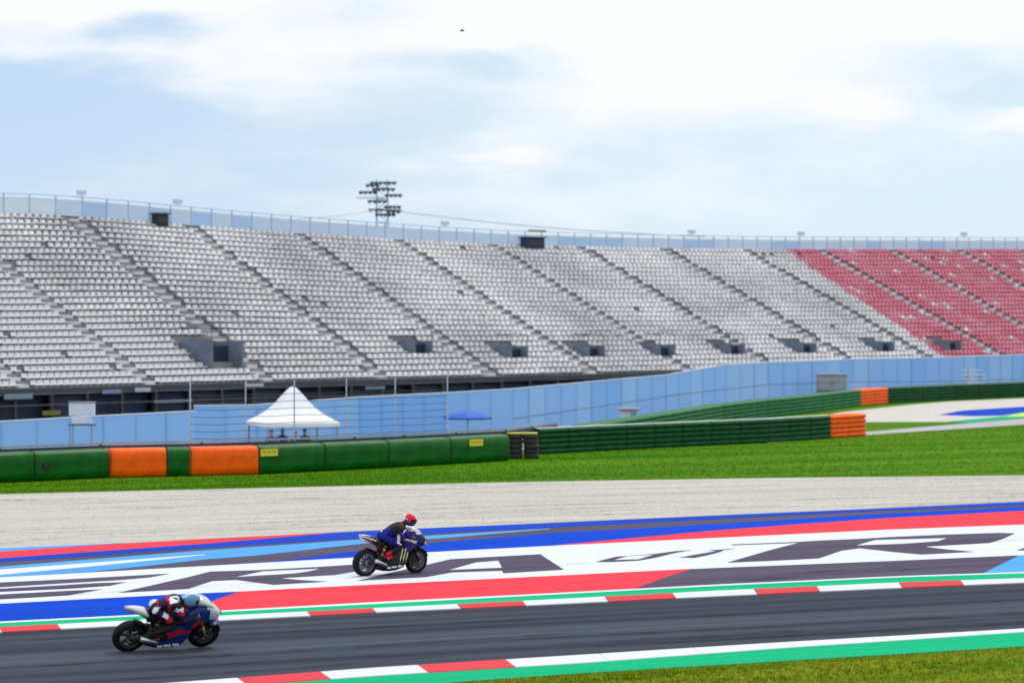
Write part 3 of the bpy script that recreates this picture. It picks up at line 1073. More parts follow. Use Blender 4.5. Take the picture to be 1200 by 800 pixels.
def seat_parts(w=0.44):
    """moulded seat shell: pan, curved back, bracket"""
    V, Fc = [], []

    def strip(prof, th):
        b = len(V)
        for (y, z, hw) in prof:
            V.extend([(-hw, y, z), (hw, y, z)])
        kk = len(prof)
        for (y, z, hw) in prof:
            V.extend([(-hw, y + th[0], z + th[1]), (hw, y + th[0], z + th[1])])
        for i in range(kk - 1):
            a = b + 2 * i
            Fc.append((a, a + 1, a + 3, a + 2))
            c = a + 2 * kk
            Fc.append((c, c + 2, c + 3, c + 1))
            Fc.append((a, a + 2, c + 2, c))
            Fc.append((a + 1, c + 1, c + 3, a + 3))
        e = b + 2 * (kk - 1)
        Fc.append((b, b + 2 * kk, b + 2 * kk + 1, b + 1))
        Fc.append((e, e + 1, e + 2 * kk + 1, e + 2 * kk))
    hw = w / 2
    # one sheet: front lip, pan, bend, back
    strip([(-0.01, 0.13, hw), (0.03, 0.185, hw), (0.34, 0.155, hw), (0.40, 0.20, hw), (0.46, 0.40, hw * 0.92)], (0.012, -0.03))
    V0 = len(V)
    for (x, y, z) in ((-.05, .1, 0), (.05, .1, 0), (.05, .28, 0), (-.05, .28, 0), (-.05, .1, .15), (.05, .1, .15), (.05, .28, .15), (-.05, .28, .15)):
        V.append((x, y, z))
    for f in ((0, 1, 5, 4), (1, 2, 6, 5), (2, 3, 7, 6), (3, 0, 4, 7)):
        Fc.append(tuple(V0 + i for i in f))
    return V, Fc


sV, sF = seat_parts()
seat_me = pydata('seat', sV, sF)
seat_me.materials.append(m_seat)
sVa = np.array(sV)
seats_w, seats_r = [], []
PITCH = 0.49
for r in range(NR):
    s = 0.4
    jit = random.uniform(0, 0.3)
    while s < LEN - 0.4:
        ss = s + jit
        s += PITCH
        if any(abs(ss - a) < 0.55 for a in aisle_s):
            continue
        if any(abs(ss - v[0]) < v[3] / 2 + 0.3 and v[1] <= r <= v[2] for v in voms):
            continue
        lim = red_s + (red_top - red_s) * r / NR
        P, t = stand_pt(ss, r, 0.0, 0.16)
        px = 600 + F * P.x / P.y
        if random.random() < (0.004 if px > 160 else 0.03):
            continue                        # a missing seat
        is_red = ss > lim and random.random() < 0.97
        (seats_r if is_red else seats_w).append((P - O, math.atan2(t.y, t.x), F / P.y, px, r))
shown = sorted([q for q in seats_w if 0 < q[3] < 1200], key=lambda q: -q[2])[:300]
shown_ids = {id(q) for q in shown}
for (P, a, _, px, r) in shown:
    obj('seat', seat_me, None, stand, P, a + random.uniform(-.02, .02))


def joined_seats(name, items, m):
    nv = len(sVa)
    A = np.array([[q[0].x, q[0].y, q[0].z, q[1]] for q in items])
    c, s_ = np.cos(A[:, 3])[:, None], np.sin(A[:, 3])[:, None]
    vx = c * sVa[:, 0] - s_ * sVa[:, 1] + A[:, 0:1]
    vy = s_ * sVa[:, 0] + c * sVa[:, 1] + A[:, 1:2]
    vz = np.repeat(sVa[None, :, 2], len(A), 0) + A[:, 2:3] + rng.normal(0, 0.008, (len(A), 1))
    V = np.stack([vx, vy, vz], 2).reshape(-1, 3)
    Fa = np.array(sF)
    Fc = (Fa[None] + (np.arange(len(A)) * nv)[:, None, None]).reshape(-1, 4)
    me = bpy.data.meshes.new(name)
    me.vertices.add(len(V))
    me.vertices.foreach_set('co', V.ravel())
    me.loops.add(Fc.size)
    me.loops.foreach_set('vertex_index', Fc.ravel())
    me.polygons.add(len(Fc))
    me.polygons.foreach_set('loop_start', np.arange(0, Fc.size, 4))
    me.update()
    return tag(obj(name, me, m, stand), kind='stuff')


joined_seats('white_seats', [q for q in seats_w if id(q) not in shown_ids], m_seat)
joined_seats('red_seats', seats_r, m_rseat)['label'] = 'block of red seats'

# front wall and columns under the first row
m_navy = mat('navy_wall', lin(22, 44, 78, 0.8), 0.7, rgb2=lin(10, 20, 40, 0.8), scale=0.5, fine=0.2, bscale=3)
m_navy2 = mat('dark_wall_panel', lin(18, 34, 40, 0.8), 0.7, rgb2=lin(40, 62, 92, 0.8), scale=0.4, fine=0.2, bscale=3)
m_fascia = mat('front_beam', lin(58, 66, 78, 0.85), 0.7, var=0.1, scale=0.6)
s_lo, s_hi = 0.0, LEN
nS = int(LEN / 2.6)
for i in range(nS):
    sa, sb = LEN * i / nS, LEN * (i + 1) / nS
    a, b = stand_pt(sa, 0)[0], stand_pt(sb, 0)[0]
    d = b - a
    L = d.length - 0.06
    bm = bmesh.new()
    add_box(bm, d.length / 2, 0.35 + random.uniform(0, 0.5), 0.95, L, 0.08, 1.9)
    obj('front_panel', bm, random.choice([m_navy, m_navy, m_navy2, m_void]), stand, Vector((a.x, a.y, -0.8)) - O, math.atan2(d.y, d.x))
    bm = bmesh.new()
    add_box(bm, 0, 0.12, 1.05, 0.2, 0.2, 2.1)
    obj('support_column', bm, m_dark, stand, Vector((a.x, a.y, -0.8)) - O, math.atan2(d.y, d.x))
bm = bmesh.new()
wall_run(bm, [stand_pt(s, 0)[0] for s in S80], -0.30, -0.03, 0.16, O + Vector((0, 0, 0)))
obj('front_beam', bm, m_fascia, stand)
for zz in (0.55,):
    bm = bmesh.new()
    add_tube(bm, [Vector((q.x, q.y - 1.2, -0.8 + 0.9 + zz)) - O for q in [stand_pt(s, 0)[0] for s in S80]], 0.03, 5)
    obj('front_rail', bm, m_dark, stand)
# a few pale sheets and boards hung along the dark front
for x, w, h, z, c in ((20, 2.0, 0.3, 1.0, (120, 140, 160)), (132, 1.4, 0.22, 1.15, (120, 138, 170)), (168, 1.2, 0.24, 1.2, (180, 186, 196)), (205, 3.0, 0.12, 0.55, (170, 176, 190)),
                      (60, 1.3, 0.25, 0.05, (120, 118, 40)), (440, 1.6, 0.2, 0.95, (110, 126, 150)), (300, 1.5, 0.16, 1.32, (190, 196, 206))):
    s = s_at_px(x, 0)
    P, t = stand_pt(s, 0)
    bm = bmesh.new()
    add_box(bm, 0, 0, h / 2, w, 0.05, h, None, 0.01)
    obj('hung_board', bm, mat('board_%d_%d_%d' % c, lin(*c, 0.85), 0.6, var=0.1), stand, Vector((P.x, P.y - 0.25, z)) - O, math.atan2(t.y, t.x))

# wind screen and rails along the top
m_screen = mat('pale_blue_screen', lin(206, 226, 255, 0.9), 0.6, var=0.05, scale=0.6, spec=0.1, thin=0.5)
m_screen2 = mat('blue_screen', lin(184, 212, 250, 0.9), 0.6, var=0.05, scale=0.6, spec=0.1, thin=0.5)
m_screen3 = mat('faint_blue_screen', lin(222, 240, 255, 0.9), 0.6, var=0.04, scale=0.6, spec=0.1, thin=0.5)
nT = int(LEN / 1.75)
hs = lambda s: float(np.interp(s, [0, s_at_px(0, NR), s_at_px(600, NR), LEN], [1.0, 0.95, 0.72, 0.72]))
s55 = s_at_px(52, NR)
for i in range(nT):
    sa, sb = LEN * i / nT, LEN * (i + 1) / nT
    a, b = stand_pt(sa, NR, 0, 0.05)[0], stand_pt(sb, NR, 0, 0.05)[0]
    d = b - a
    L = math.hypot(d.x, d.y) - 0.12
    sl = d.z / max(0.01, L)
    bm = bmesh.new()
    v = []
    v = [bm.verts.new(q) for q in ((0.06, 0, 0.0), (0.06 + L, 0, L * sl), (0.06 + L, 0, hs(sb) + L * sl), (0.06, 0, hs(sa)))]
    bm.faces.new(v)                         # a sheet of shade cloth between two posts
    xm = 600 + F * a.x / a.y
    obj('screen_panel', bm, m_screen3 if sa < s55 else (m_screen2 if xm < 130 and i % 2 else (m_screen if random.random() < 0.8 else m_screen2)), stand, a - O, math.atan2(d.y, d.x))
    bm = bmesh.new()
    add_box(bm, 0, 0.015, (hs(sa) + 0.35) / 2 - 0.1, 0.06, 0.06, hs(sa) + 0.55)
    obj('screen_post', bm, mat('screen_post_blue', lin(150, 178, 220, 0.86), 0.5), stand, a - O, math.atan2(d.y, d.x))
for up in (0.06, 0.33):
    bm = bmesh.new()
    add_tube(bm, [stand_pt(s, NR, hs(s) + up, 0.07)[0] - O for s in S80], 0.028, 5)
    obj('top_rail', bm, MATS['screen_post_blue'] if up > 0.2 else m_steel, stand)
# rear face so that the stand is a solid body
V, Fc = [], []
for s in S80:
    p = stand_pt(s, NR, 0.0, 0.2)[0] - O
    q = Vector((p.x, p.y, 0))
    V += [p, q]
for i in range(len(S80) - 1):
    Fc.append((2 * i, 2 * i + 1, 2 * i + 3, 2 * i + 2))
obj('rear_wall', pydata('rear_wall', V, Fc), m_conc, stand)
# small loudspeakers on the top rail
for x in (96, 211, 522, 812, 940, 1130):
    s = s_at_px(x, NR)
    P, t = stand_pt(s, NR, hs(s) + 0.33, 0.05)
    bm = bmesh.new()
    add_box(bm, 0, 0, 0.30, 0.62, 0.3, 0.30, None, 0.03)
    add_tube(bm, [(0, 0, -0.05), (0, 0, 0.16)], 0.03, 6)
    obj('loudspeaker', bm, mat('speaker_grey', lin(205, 218, 236, 0.86), 0.5), stand, P - O, math.atan2(t.y, t.x))


# dark shelters on the top row
def shelter(label, x, w, cols):
    s = s_at_px(x, NR - 1)
    P, t = stand_pt(s, NR - 1, 0.0, 0.1)
    rt = thing('commentary_cabin', label, 'cabin', P, (0, 0, math.atan2(t.y, t.x)), 'small cabins on the top row of the stand')
    bm = bmesh.new()
    add_box(bm, 0, 0.3, 0.45, w, 0.55, 0.9, None, 0.02)
    obj('cabin_body', bm, mat('cabin_%d' % cols[0], lin(*cols, 0.8), 0.6, var=0.15), rt)
    bm = bmesh.new()
    add_box(bm, 0, 0.012, 0.52, w * 0.8, 0.03, 0.4)
    obj('cabin_window', bm, mat('cabin_glass', (0.01, 0.012, 0.018), 0.08), rt)
    bm = bmesh.new()
    add_box(bm, 0, 0.28, 0.95, w + 0.3, 0.8, 0.08, None, 0.01)
    obj('cabin_roof', bm, m_dark, rt)


shelter('small black cabin on the top row near the left end of the stand', 191, 1.0, (34, 36, 42))
shelter('small dark blue cabin on the top row near the middle of the stand', 630, 2.0, (24, 46, 96))
s = s_at_px(630, NR)
P, t = stand_pt(s, NR, hs(s) + 0.30, 0.1)
bm = bmesh.new()
add_box(bm, 0, 0, 0.10, 1.7, 0.3, 0.16, None, 0.03)
obj('rail_board', bm, mat('brown_board', lin(170, 140, 110, 0.8), 0.6, var=0.1), stand, P - O, math.atan2(t.y, t.x))

# ------------------------------------------------------------------ mast behind the stand
mp_ = PX(448, 13.6, -0.8)
mast = thing('floodlight_mast', 'lattice mast with tiers of dark lamps rising behind the white stand', 'mast', mp_)
m_mast = mat('mast_grey', lin(186, 206, 232, 0.86), 0.5, var=0.1, scale=2)
m_lamp = mat('lamp_dark', lin(70, 92, 116, 0.8), 0.45, var=0.2, scale=3)
ztop = HC + (HZ - 211) / 13.6 + 0.8
bm = bmesh.new()
for sx in (-0.55, 0.55):
    for sy in (-0.55, 0.55):
        add_tube(bm, [(sx, sy, 0), (sx * 0.85, sy * 0.85, ztop)], 0.05, 6)
obj('mast_leg', bm, m_mast, mast)
bm = bmesh.new()
k = 0
while 1.0 * (k + 1) < ztop:
    z0, z1 = k * 1.0, k * 1.0 + 1.0
    sg = 1 if k % 2 else -1
    for sy in (-0.5, 0.5):
        add_tube(bm, [(-0.5 * sg, sy, z0), (0.5 * sg, sy, z1)], 0.022, 4)
        add_tube(bm, [(sy, -0.5 * sg, z0), (sy, 0.5 * sg, z1)], 0.022, 4)
    for a, b in (((-.5, -.5), (.5, -.5)), ((.5, -.5), (.5, .5)), ((.5, .5), (-.5, .5)), ((-.5, .5), (-.5, -.5))):
        add_tube(bm, [(*a, z1), (*b, z1)], 0.02, 4)
    k += 1
obj('bracing', bm, m_mast, mast)
for i, (py, xo, w) in enumerate(((214.5, 0.1, 2.3), (217.5, -0.8, 1.2), (222, 0.15, 2.0), (225.5, -1.2, 1.6), (229, 1.0, 1.5), (236, -0.4, 1.7), (242.5, 0.9, 1.5), (246, -0.5, 1.3), (248, 1.0, 1.3), (251.5, 0.3, 1.8))):
    z = HC + (HZ - py) / 13.6 + 0.8
    bm = bmesh.new()
    add_box(bm, xo, -0.62, z, w, 0.14, 0.16)
    br = obj('lamp_bar', bm, m_lamp, mast)
    kx = max(2, int(w / 0.36))
    for q in range(kx):
        bm = bmesh.new()
        xx = xo - w / 2 + w * (q + 0.5) / kx
        add_tube(bm, [(xx, -0.70, z + 0.02), (xx, -0.88, z - 0.05), (xx, -0.95, z - 0.08)], [0.07, 0.14, 0.15], 10)
        obj('lamp', bm, m_lamp, br)
bm = bmesh.new()
add_box(bm, -1.0, 0, HC + (HZ - 232) / 13.6 + 0.8, 2.4, 1.2, 0.06)
add_box(bm, 0.7, 0, HC + (HZ - 246) / 13.6 + 0.8, 2.0, 1.2, 0.06)
obj('platform', bm, m_mast, mast)
bm = bmesh.new()
zc = HC + (HZ - 246) / 13.6 + 0.8
endL = stand_pt(s_at_px(352, NR), NR, 1.0, 0.2)[0] - mp_
endR = stand_pt(s_at_px(830, NR), NR, 1.0, 0.2)[0] - mp_


def sag(a, b, d):
    a, b = Vector(a), Vector(b)
    return [a.lerp(b, i / 14) - Vector((0, 0, 4 * d * (i / 14) * (1 - i / 14))) for i in range(15)]


add_tube(bm, sag((-0.5, 0, zc), endL, 0.1), 0.035, 5)
obj('guy_cable', bm, m_mast, mast)
bm = bmesh.new()
add_tube(bm, sag((0.5, 0, zc), endR, 0.35), 0.04, 5)
obj('guy_cable', bm, m_mast, mast)

# ------------------------------------------------------------------ things in front of the hoarding
tp = PX(343, 27.2, -0.8)
tent = thing('pagoda_tent', 'white pagoda tent with a pointed roof standing behind the green airfence', 'tent', tp, (0, 0, 0.35))
m_canvas = mat('white_canvas', lin(236, 240, 246, 0.86), 0.7, var=0.03, scale=1.2, bump=0.1, bscale=2)
hw, ze, zt = 1.62, 2.02, 3.55
prof = []
for i in range(13):
    t = i / 12
    prof.append((hw * (1 - t) * (1 - 0.22 * math.sin(math.pi * t)) + 0.05 * t, ze + (zt - ze) * t))
bm = bmesh.new()
rings = []
for (r_, z) in prof:
    ring = []
    for cxy in ((-1, -1), (1, -1), (1, 1), (-1, 1)):
        for q in range(3):
            nxt = {(-1, -1): (1, -1), (1, -1): (1, 1), (1, 1): (-1, 1), (-1, 1): (-1, -1)}[cxy]
            ff = q / 3
            bow = 1 - 0.05 * math.sin(math.pi * ff)
            ring.append(bm.verts.new(((cxy[0] * (1 - ff) + nxt[0] * ff) * r_ * bow, (cxy[1] * (1 - ff) + nxt[1] * ff) * r_ * bow, z)))
    rings.append(ring)
for a, b in zip(rings[:-1], rings[1:]):
    for q in range(12):
        bm.faces.new((a[q], a[(q + 1) % 12], b[(q + 1) % 12], b[q]))
bm.faces.new(rings[-1])
val = [bm.verts.new((v.co.x * 1.005, v.co.y * 1.005, ze - 0.16)) for v in rings[0]]
for q in range(12):
    bm.faces.new((val[q], val[(q + 1) % 12], rings[0][(q + 1) % 12], rings[0][q]))
bmesh.ops.recalc_face_normals(bm, faces=bm.faces[:])
obj('tent_roof', bm, m_canvas, tent)
for sx in (-1, 1):
    for sy in (-1, 1):
        bm = bmesh.new()
        add_box(bm, sx * (hw - 0.08), sy * (hw - 0.08), 0.93, 0.07, 0.07, 1.86)
        obj('tent_pole', bm, m_steel, tent)

# blue parasol
up_ = PX(548, 26.2, -0.8)
par = thing('parasol', 'open blue parasol standing behind the green airfence', 'parasol', up_)
bm = bmesh.new()
top = bm.verts.new((0, 0, 2.36))
r1 = [bm.verts.new((0.75 * math.cos(a), 0.75 * math.sin(a), 2.2 - 0.0)) for a in np.linspace(0, 2 * math.pi, 9)[:-1]]
r2 = [bm.verts.new((1.08 * math.cos(a), 1.08 * math.sin(a), 2.02)) for a in np.linspace(0, 2 * math.pi, 9)[:-1]]
r3 = [bm.verts.new((1.09 * math.cos(a), 1.09 * math.sin(a), 1.93)) for a in np.linspace(0, 2 * math.pi, 9)[:-1]]
for q in range(8):
    bm.faces.new((top, r1[q], r1[(q + 1) % 8]))
    bm.faces.new((r1[q], r2[q], r2[(q + 1) % 8], r1[(q + 1) % 8]))
    bm.faces.new((r2[q], r3[q], r3[(q + 1) % 8], r2[(q + 1) % 8]))
obj('parasol_canopy', bm, mat('parasol_blue', lin(30, 92, 196, 0.84), 0.7, var=0.08), par)
bm = bmesh.new()
add_tube(bm, [(0, 0, 0), (0, 0, 2.35)], 0.025, 8)
obj('parasol_pole', bm, m_steel, par)
for q in range(8):
    a = 2 * math.pi * q / 8
    bm = bmesh.new()
    add_tube(bm, [(0, 0, 2.31), (1.06 * math.cos(a), 1.06 * math.sin(a), 1.99)], 0.010, 5)
    obj('parasol_rib', bm, m_steel, par)

# white marshal stand at the far left
wp = PX(96, 27.4, -0.8)
ws = thing('marshal_stand', 'white two tier panel stand above the blue hoarding at the left', 'signal stand', wp)
m_wp = mat('white_panel', lin(214, 224, 246, 0.86), 0.5, var=0.05, scale=2)
for name, z0, z1, w, m in (('signal_panel', 2.30, 2.84, 1.10, m_wp), ('signal_panel', 1.98, 2.24, 0.86, m_wp), ('stand_shelf', 1.90, 1.95, 1.2, m_dark), ('stand_top', 2.87, 2.91, 1.16, m_steel)):
    bm = bmesh.new()
    add_box(bm, 0, 0, (z0 + z1) / 2, w, 0.25, z1 - z0, None, 0.012)
    obj(name, bm, m, ws)
for sx in (-0.4, 0.4):
    bm = bmesh.new()
    add_tube(bm, [(sx, 0.05, 0), (sx, 0.05, 1.9)], 0.035, 8)
    obj('stand_leg', bm, m_steel, ws)

# white booth and grey cabinet by the hoarding
bp_ = PX(737, 22.4, -0.8)
bt = thing('ticket_booth', 'small white booth with flat grey roof between hoarding and tyre wall', 'booth', bp_)
m_booth = mat('booth_white', lin(206, 216, 236, 0.86), 0.5, var=0.05)
bm = bmesh.new()
add_box(bm, 0, 0, 0.76, 0.9, 0.9, 1.52, None, 0.02)
obj('booth_body', bm, m_booth, bt)
bm = bmesh.new()
add_box(bm, 0, -0.05, 1.575, 1.15, 1.15, 0.09, None, 0.015)
obj('booth_roof', bm, mat('booth_roof_grey', lin(150, 152, 160, 0.85), 0.6), bt)
bm = bmesh.new()
add_box(bm, 0.22, -0.452, 1.25, 0.3, 0.02, 0.34)
obj('booth_window', bm, mat('booth_glass', lin(150, 175, 205, 0.8), 0.1), bt)
gp_ = PX(974.5, 17.9, -0.8)
gc = thing('utility_cabinet', 'tall grey two tier cabinet standing in front of the blue hoarding', 'cabinet', gp_)
m_cab = mat('cabinet_grey', lin(150, 158, 166, 0.85), 0.6, var=0.08, scale=1.2)
for z0, z1, w, dpt, m in ((0.0, 1.26, 1.86, 0.7, m_cab), (1.30, 1.36, 2.0, 0.8, m_dark), (1.40, 2.36, 1.94, 0.7, m_cab), (2.38, 2.46, 2.08, 0.84, m_cab)):
    bm = bmesh.new()
    add_box(bm, 0, 0, (z0 + z1) / 2, w, dpt, z1 - z0, None, 0.012)
    obj('cabinet_tier' if m is m_cab else 'cabinet_ledge', bm, m, gc)
for sx in (-0.46, 0.46):
    bm = bmesh.new()
    add_box(bm, sx, -0.36, 1.87, 0.84, 0.03, 0.8, None, 0.01)
    dr = obj('cabinet_door', bm, m_cab, gc)
    bm = bmesh.new()
    add_box(bm, sx * 0.25, -0.385, 1.85, 0.04, 0.03, 0.2)
    obj('door_handle', bm, m_dark, dr)
sp_ = PX(1141, 16.5, -0.8)
sb_ = thing('sign_board', 'small board of white slats on posts before the blue hoarding, right', 'sign', sp_)
for z, w in ((2.30, 1.3), (2.0, 1.7), (1.66, 1.9), (1.42, 1.2)):
    bm = bmesh.new()
    add_box(bm, (2.0 - z) * 0.3, 0, z, w, 0.05, 0.11, None, 0.008)
    obj('sign_slat', bm, m_white if z != 1.42 else m_wp, sb_)
for sx in (-0.4, 0.5):
    bm = bmesh.new()
    add_box(bm, sx, 0.06, 1.2, 0.05, 0.05, 2.4)
    obj('sign_post', bm, m_dark, sb_)
# low white board on the hoarding's foot
kp = PX(614, 27.0, -0.8)
lb = thing('pit_board', 'pale blue board on short legs behind the tyre stack', 'board', kp)
bm = bmesh.new()
add_box(bm, 0, 0, 1.50, 0.9, 0.05, 0.30, None, 0.01)
obj('board_face', bm, hb[3], lb)
for sx in (-0.35, 0.35):
    bm = bmesh.new()
    add_box(bm, sx, 0.04, 0.7, 0.05, 0.05, 1.4)
    obj('board_leg', bm, m_steel, lb)
# bird
bd = thing('bird', 'tiny dark bird high in the pale sky', 'bird', PX(541.5, 30, HC + (HZ - 37) / 30))
bm = bmesh.new()
add_tube(bm, [(-0.09, 0, 0), (-0.05, 0, 0.005), (0.0, 0, 0.01), (0.06, 0, 0.012), (0.10, 0, 0.01)], [0.006, 0.025, 0.032, 0.022, 0.006], 8)
obj('bird_body', smooth(bm), m_black, bd)
for sy in (-1, 1):
    bm = bmesh.new()
    w_ = [bm.verts.new(q) for q in ((-0.03, sy * 0.02, 0.02), (0.04, sy * 0.02, 0.02), (0.03, sy * 0.10, 0.06), (-0.02, sy * 0.11, 0.055), (-0.03, sy * 0.2, 0.03))]
    bm.faces.new(w_[:4])
    bm.faces.new((w_[3], w_[2], w_[4]))
    r_ = bmesh.ops.extrude_face_region(bm, geom=bm.faces[:])
    bmesh.ops.translate(bm, verts=[v for v in r_['geom'] if isinstance(v, bmesh.types.BMVert)], vec=(0, 0, 0.006))
    obj('wing', bm, m_black, bd)


# ------------------------------------------------------------------ motorcycles
def hull(stations, n=20, cap=True):
    """closed body lofted through (x, z_low, z_high, half_width, y_shift, power) sections"""
    bm = bmesh.new()
    rings = []
    for st_ in stations:
        x, z0, z1, hw_ = st_[:4]
        ys = st_[4] if len(st_) > 4 else 0.0
        pw = st_[5] if len(st_) > 5 else 2.6
        ring = []
        for k in range(n):
            a = 2 * math.pi * k / n
            c, s_ = math.cos(a), math.sin(a)
            ring.append(bm.verts.new((x, ys + hw_ * math.copysign(abs(c) ** (2 / pw), c), (z0 + z1) / 2 + (z1 - z0) / 2 * math.copysign(abs(s_) ** (2 / pw), s_))))
        rings.append(ring)
    for a, b in zip(rings[:-1], rings[1:]):
        for k in range(n):
            bm.faces.new((a[k], a[(k + 1) % n], b[(k + 1) % n], b[k]))
    if cap:
        bm.faces.new(rings[0][::-1])
        bm.faces.new(rings[-1])
    bmesh.ops.recalc_face_normals(bm, faces=bm.faces[:])
    return smooth(bm)


def paint(bm, rule):
    bm.faces.ensure_lookup_table()
    for f in bm.faces:
        f.material_index = rule(f.calc_center_median())
    return bm


def subd(bm, cuts=1):
    bmesh.ops.subdivide_edges(bm, edges=bm.edges[:], cuts=cuts, use_grid_fill=True)
    return smooth(bm)


p_ = lambda name, rgb, **k: mat(name, rgb, k.pop('rough', 0.4), coat=0.06, spec=0.25, **k)
k_black = p_('paint_black', (0.012, 0.012, 0.016))
k_blue = p_('paint_racing_blue', lin(10, 16, 104, 0.8))
k_white = p_('paint_white', lin(232, 236, 240, 0.86))
k_red = p_('paint_red', lin(206, 20, 44, 0.84))
k_carbon = mat('carbon', (0.014, 0.014, 0.016), 0.45, var=0.3, scale=40, spec=0.2)
k_claw = mat('claw_green', lin(190, 208, 150, 0.84), 0.5)
k_alu = mat('aluminium', (0.55, 0.55, 0.56), 0.35, metal=0.9)
k_gold = mat('gold_anodised', (0.55, 0.40, 0.16), 0.35, metal=0.8)
k_rim = mat('rim_blue_grey', lin(120, 128, 150, 0.85), 0.35, metal=0.4)
k_disc = mat('brake_carbon', (0.05, 0.05, 0.055), 0.5, metal=0.3)
k_tyre = mat('slick_tyre', (0.008, 0.008, 0.010), 0.7, var=0.2, scale=5, spec=0.15)
k_glass = mat('smoked_screen', (0.03, 0.035, 0.045), 0.08, spec=0.4)
k_dred = p_('paint_dark_red', lin(196, 24, 40, 0.84))
k_navy = p_('paint_navy', lin(20, 52, 122, 0.84))


def lathe(prof, n=36):
    """prof: list of (radius, y) turned about the y axis"""
    bm = bmesh.new()
    rings = []
    for i in range(n):
        t = 2 * math.pi * i / n
        rings.append([bm.verts.new((r_ * math.cos(t), y, r_ * math.sin(t))) for r_, y in prof])
    for i in range(n):
        for j in range(len(prof) - 1):
            bm.faces.new((rings[i][j], rings[(i + 1) % n][j], rings[(i + 1) % n][j + 1], rings[i][j + 1]))
    bmesh.ops.recalc_face_normals(bm, faces=bm.faces[:])
    return bm


def wheel(root, x, r, w, rim_m):
    rr = r - 0.105
    bm = lathe([(rr, -w * 0.36), (rr + 0.015, -w * 0.38), (rr + 0.012, -w * 0.30), (rr - 0.02, -w * 0.2), (rr - 0.025, 0), (rr - 0.02, w * 0.2), (rr + 0.012, w * 0.30), (rr + 0.015, w * 0.38), (rr, w * 0.36),
                (rr - 0.03, w * 0.2), (rr - 0.035, 0), (rr - 0.03, -w * 0.2), (rr, -w * 0.36)])
    for q in range(5):
        for dq in (-0.13, 0.13):
            a = 2 * math.pi * q / 5 + 0.3
            add_tube(bm, [(0.04 * math.cos(a), 0, 0.04 * math.sin(a)), ((rr - 0.02) * math.cos(a + dq), 0, (rr - 0.02) * math.sin(a + dq))], [0.022, 0.014], 6)
    add_tube(bm, [(0, -w * 0.55, 0), (0, w * 0.55, 0)], 0.045, 14)
    o = obj('wheel', smooth(bm), rim_m, root, (x, 0, r))
    prof = []
    for j in range(13):
        a = -math.pi * 0.5 + math.pi * j / 12
        prof.append((rr + 0.012 + (r - rr - 0.012) * max(0, math.cos(a)) ** 0.62, w * 0.5 * math.sin(a) * (1.0 if 2 < j < 10 else 0.93)))
    obj('tyre', smooth(lathe(prof)), k_tyre, o)
    for sy in ((-1, 1) if x > 0 else (-1,)):
        obj('brake_disc', lathe([(0.075, sy * (w * 0.5 + 0.0)), (0.16 if x > 0 else 0.11, sy * (w * 0.5 + 0.0)), (0.16 if x > 0 else 0.11, sy * (w * 0.5 + 0.012)), (0.075, sy * (w * 0.5 + 0.012)), (0.075, sy * w * 0.5)], 28), k_disc, o)
    return o


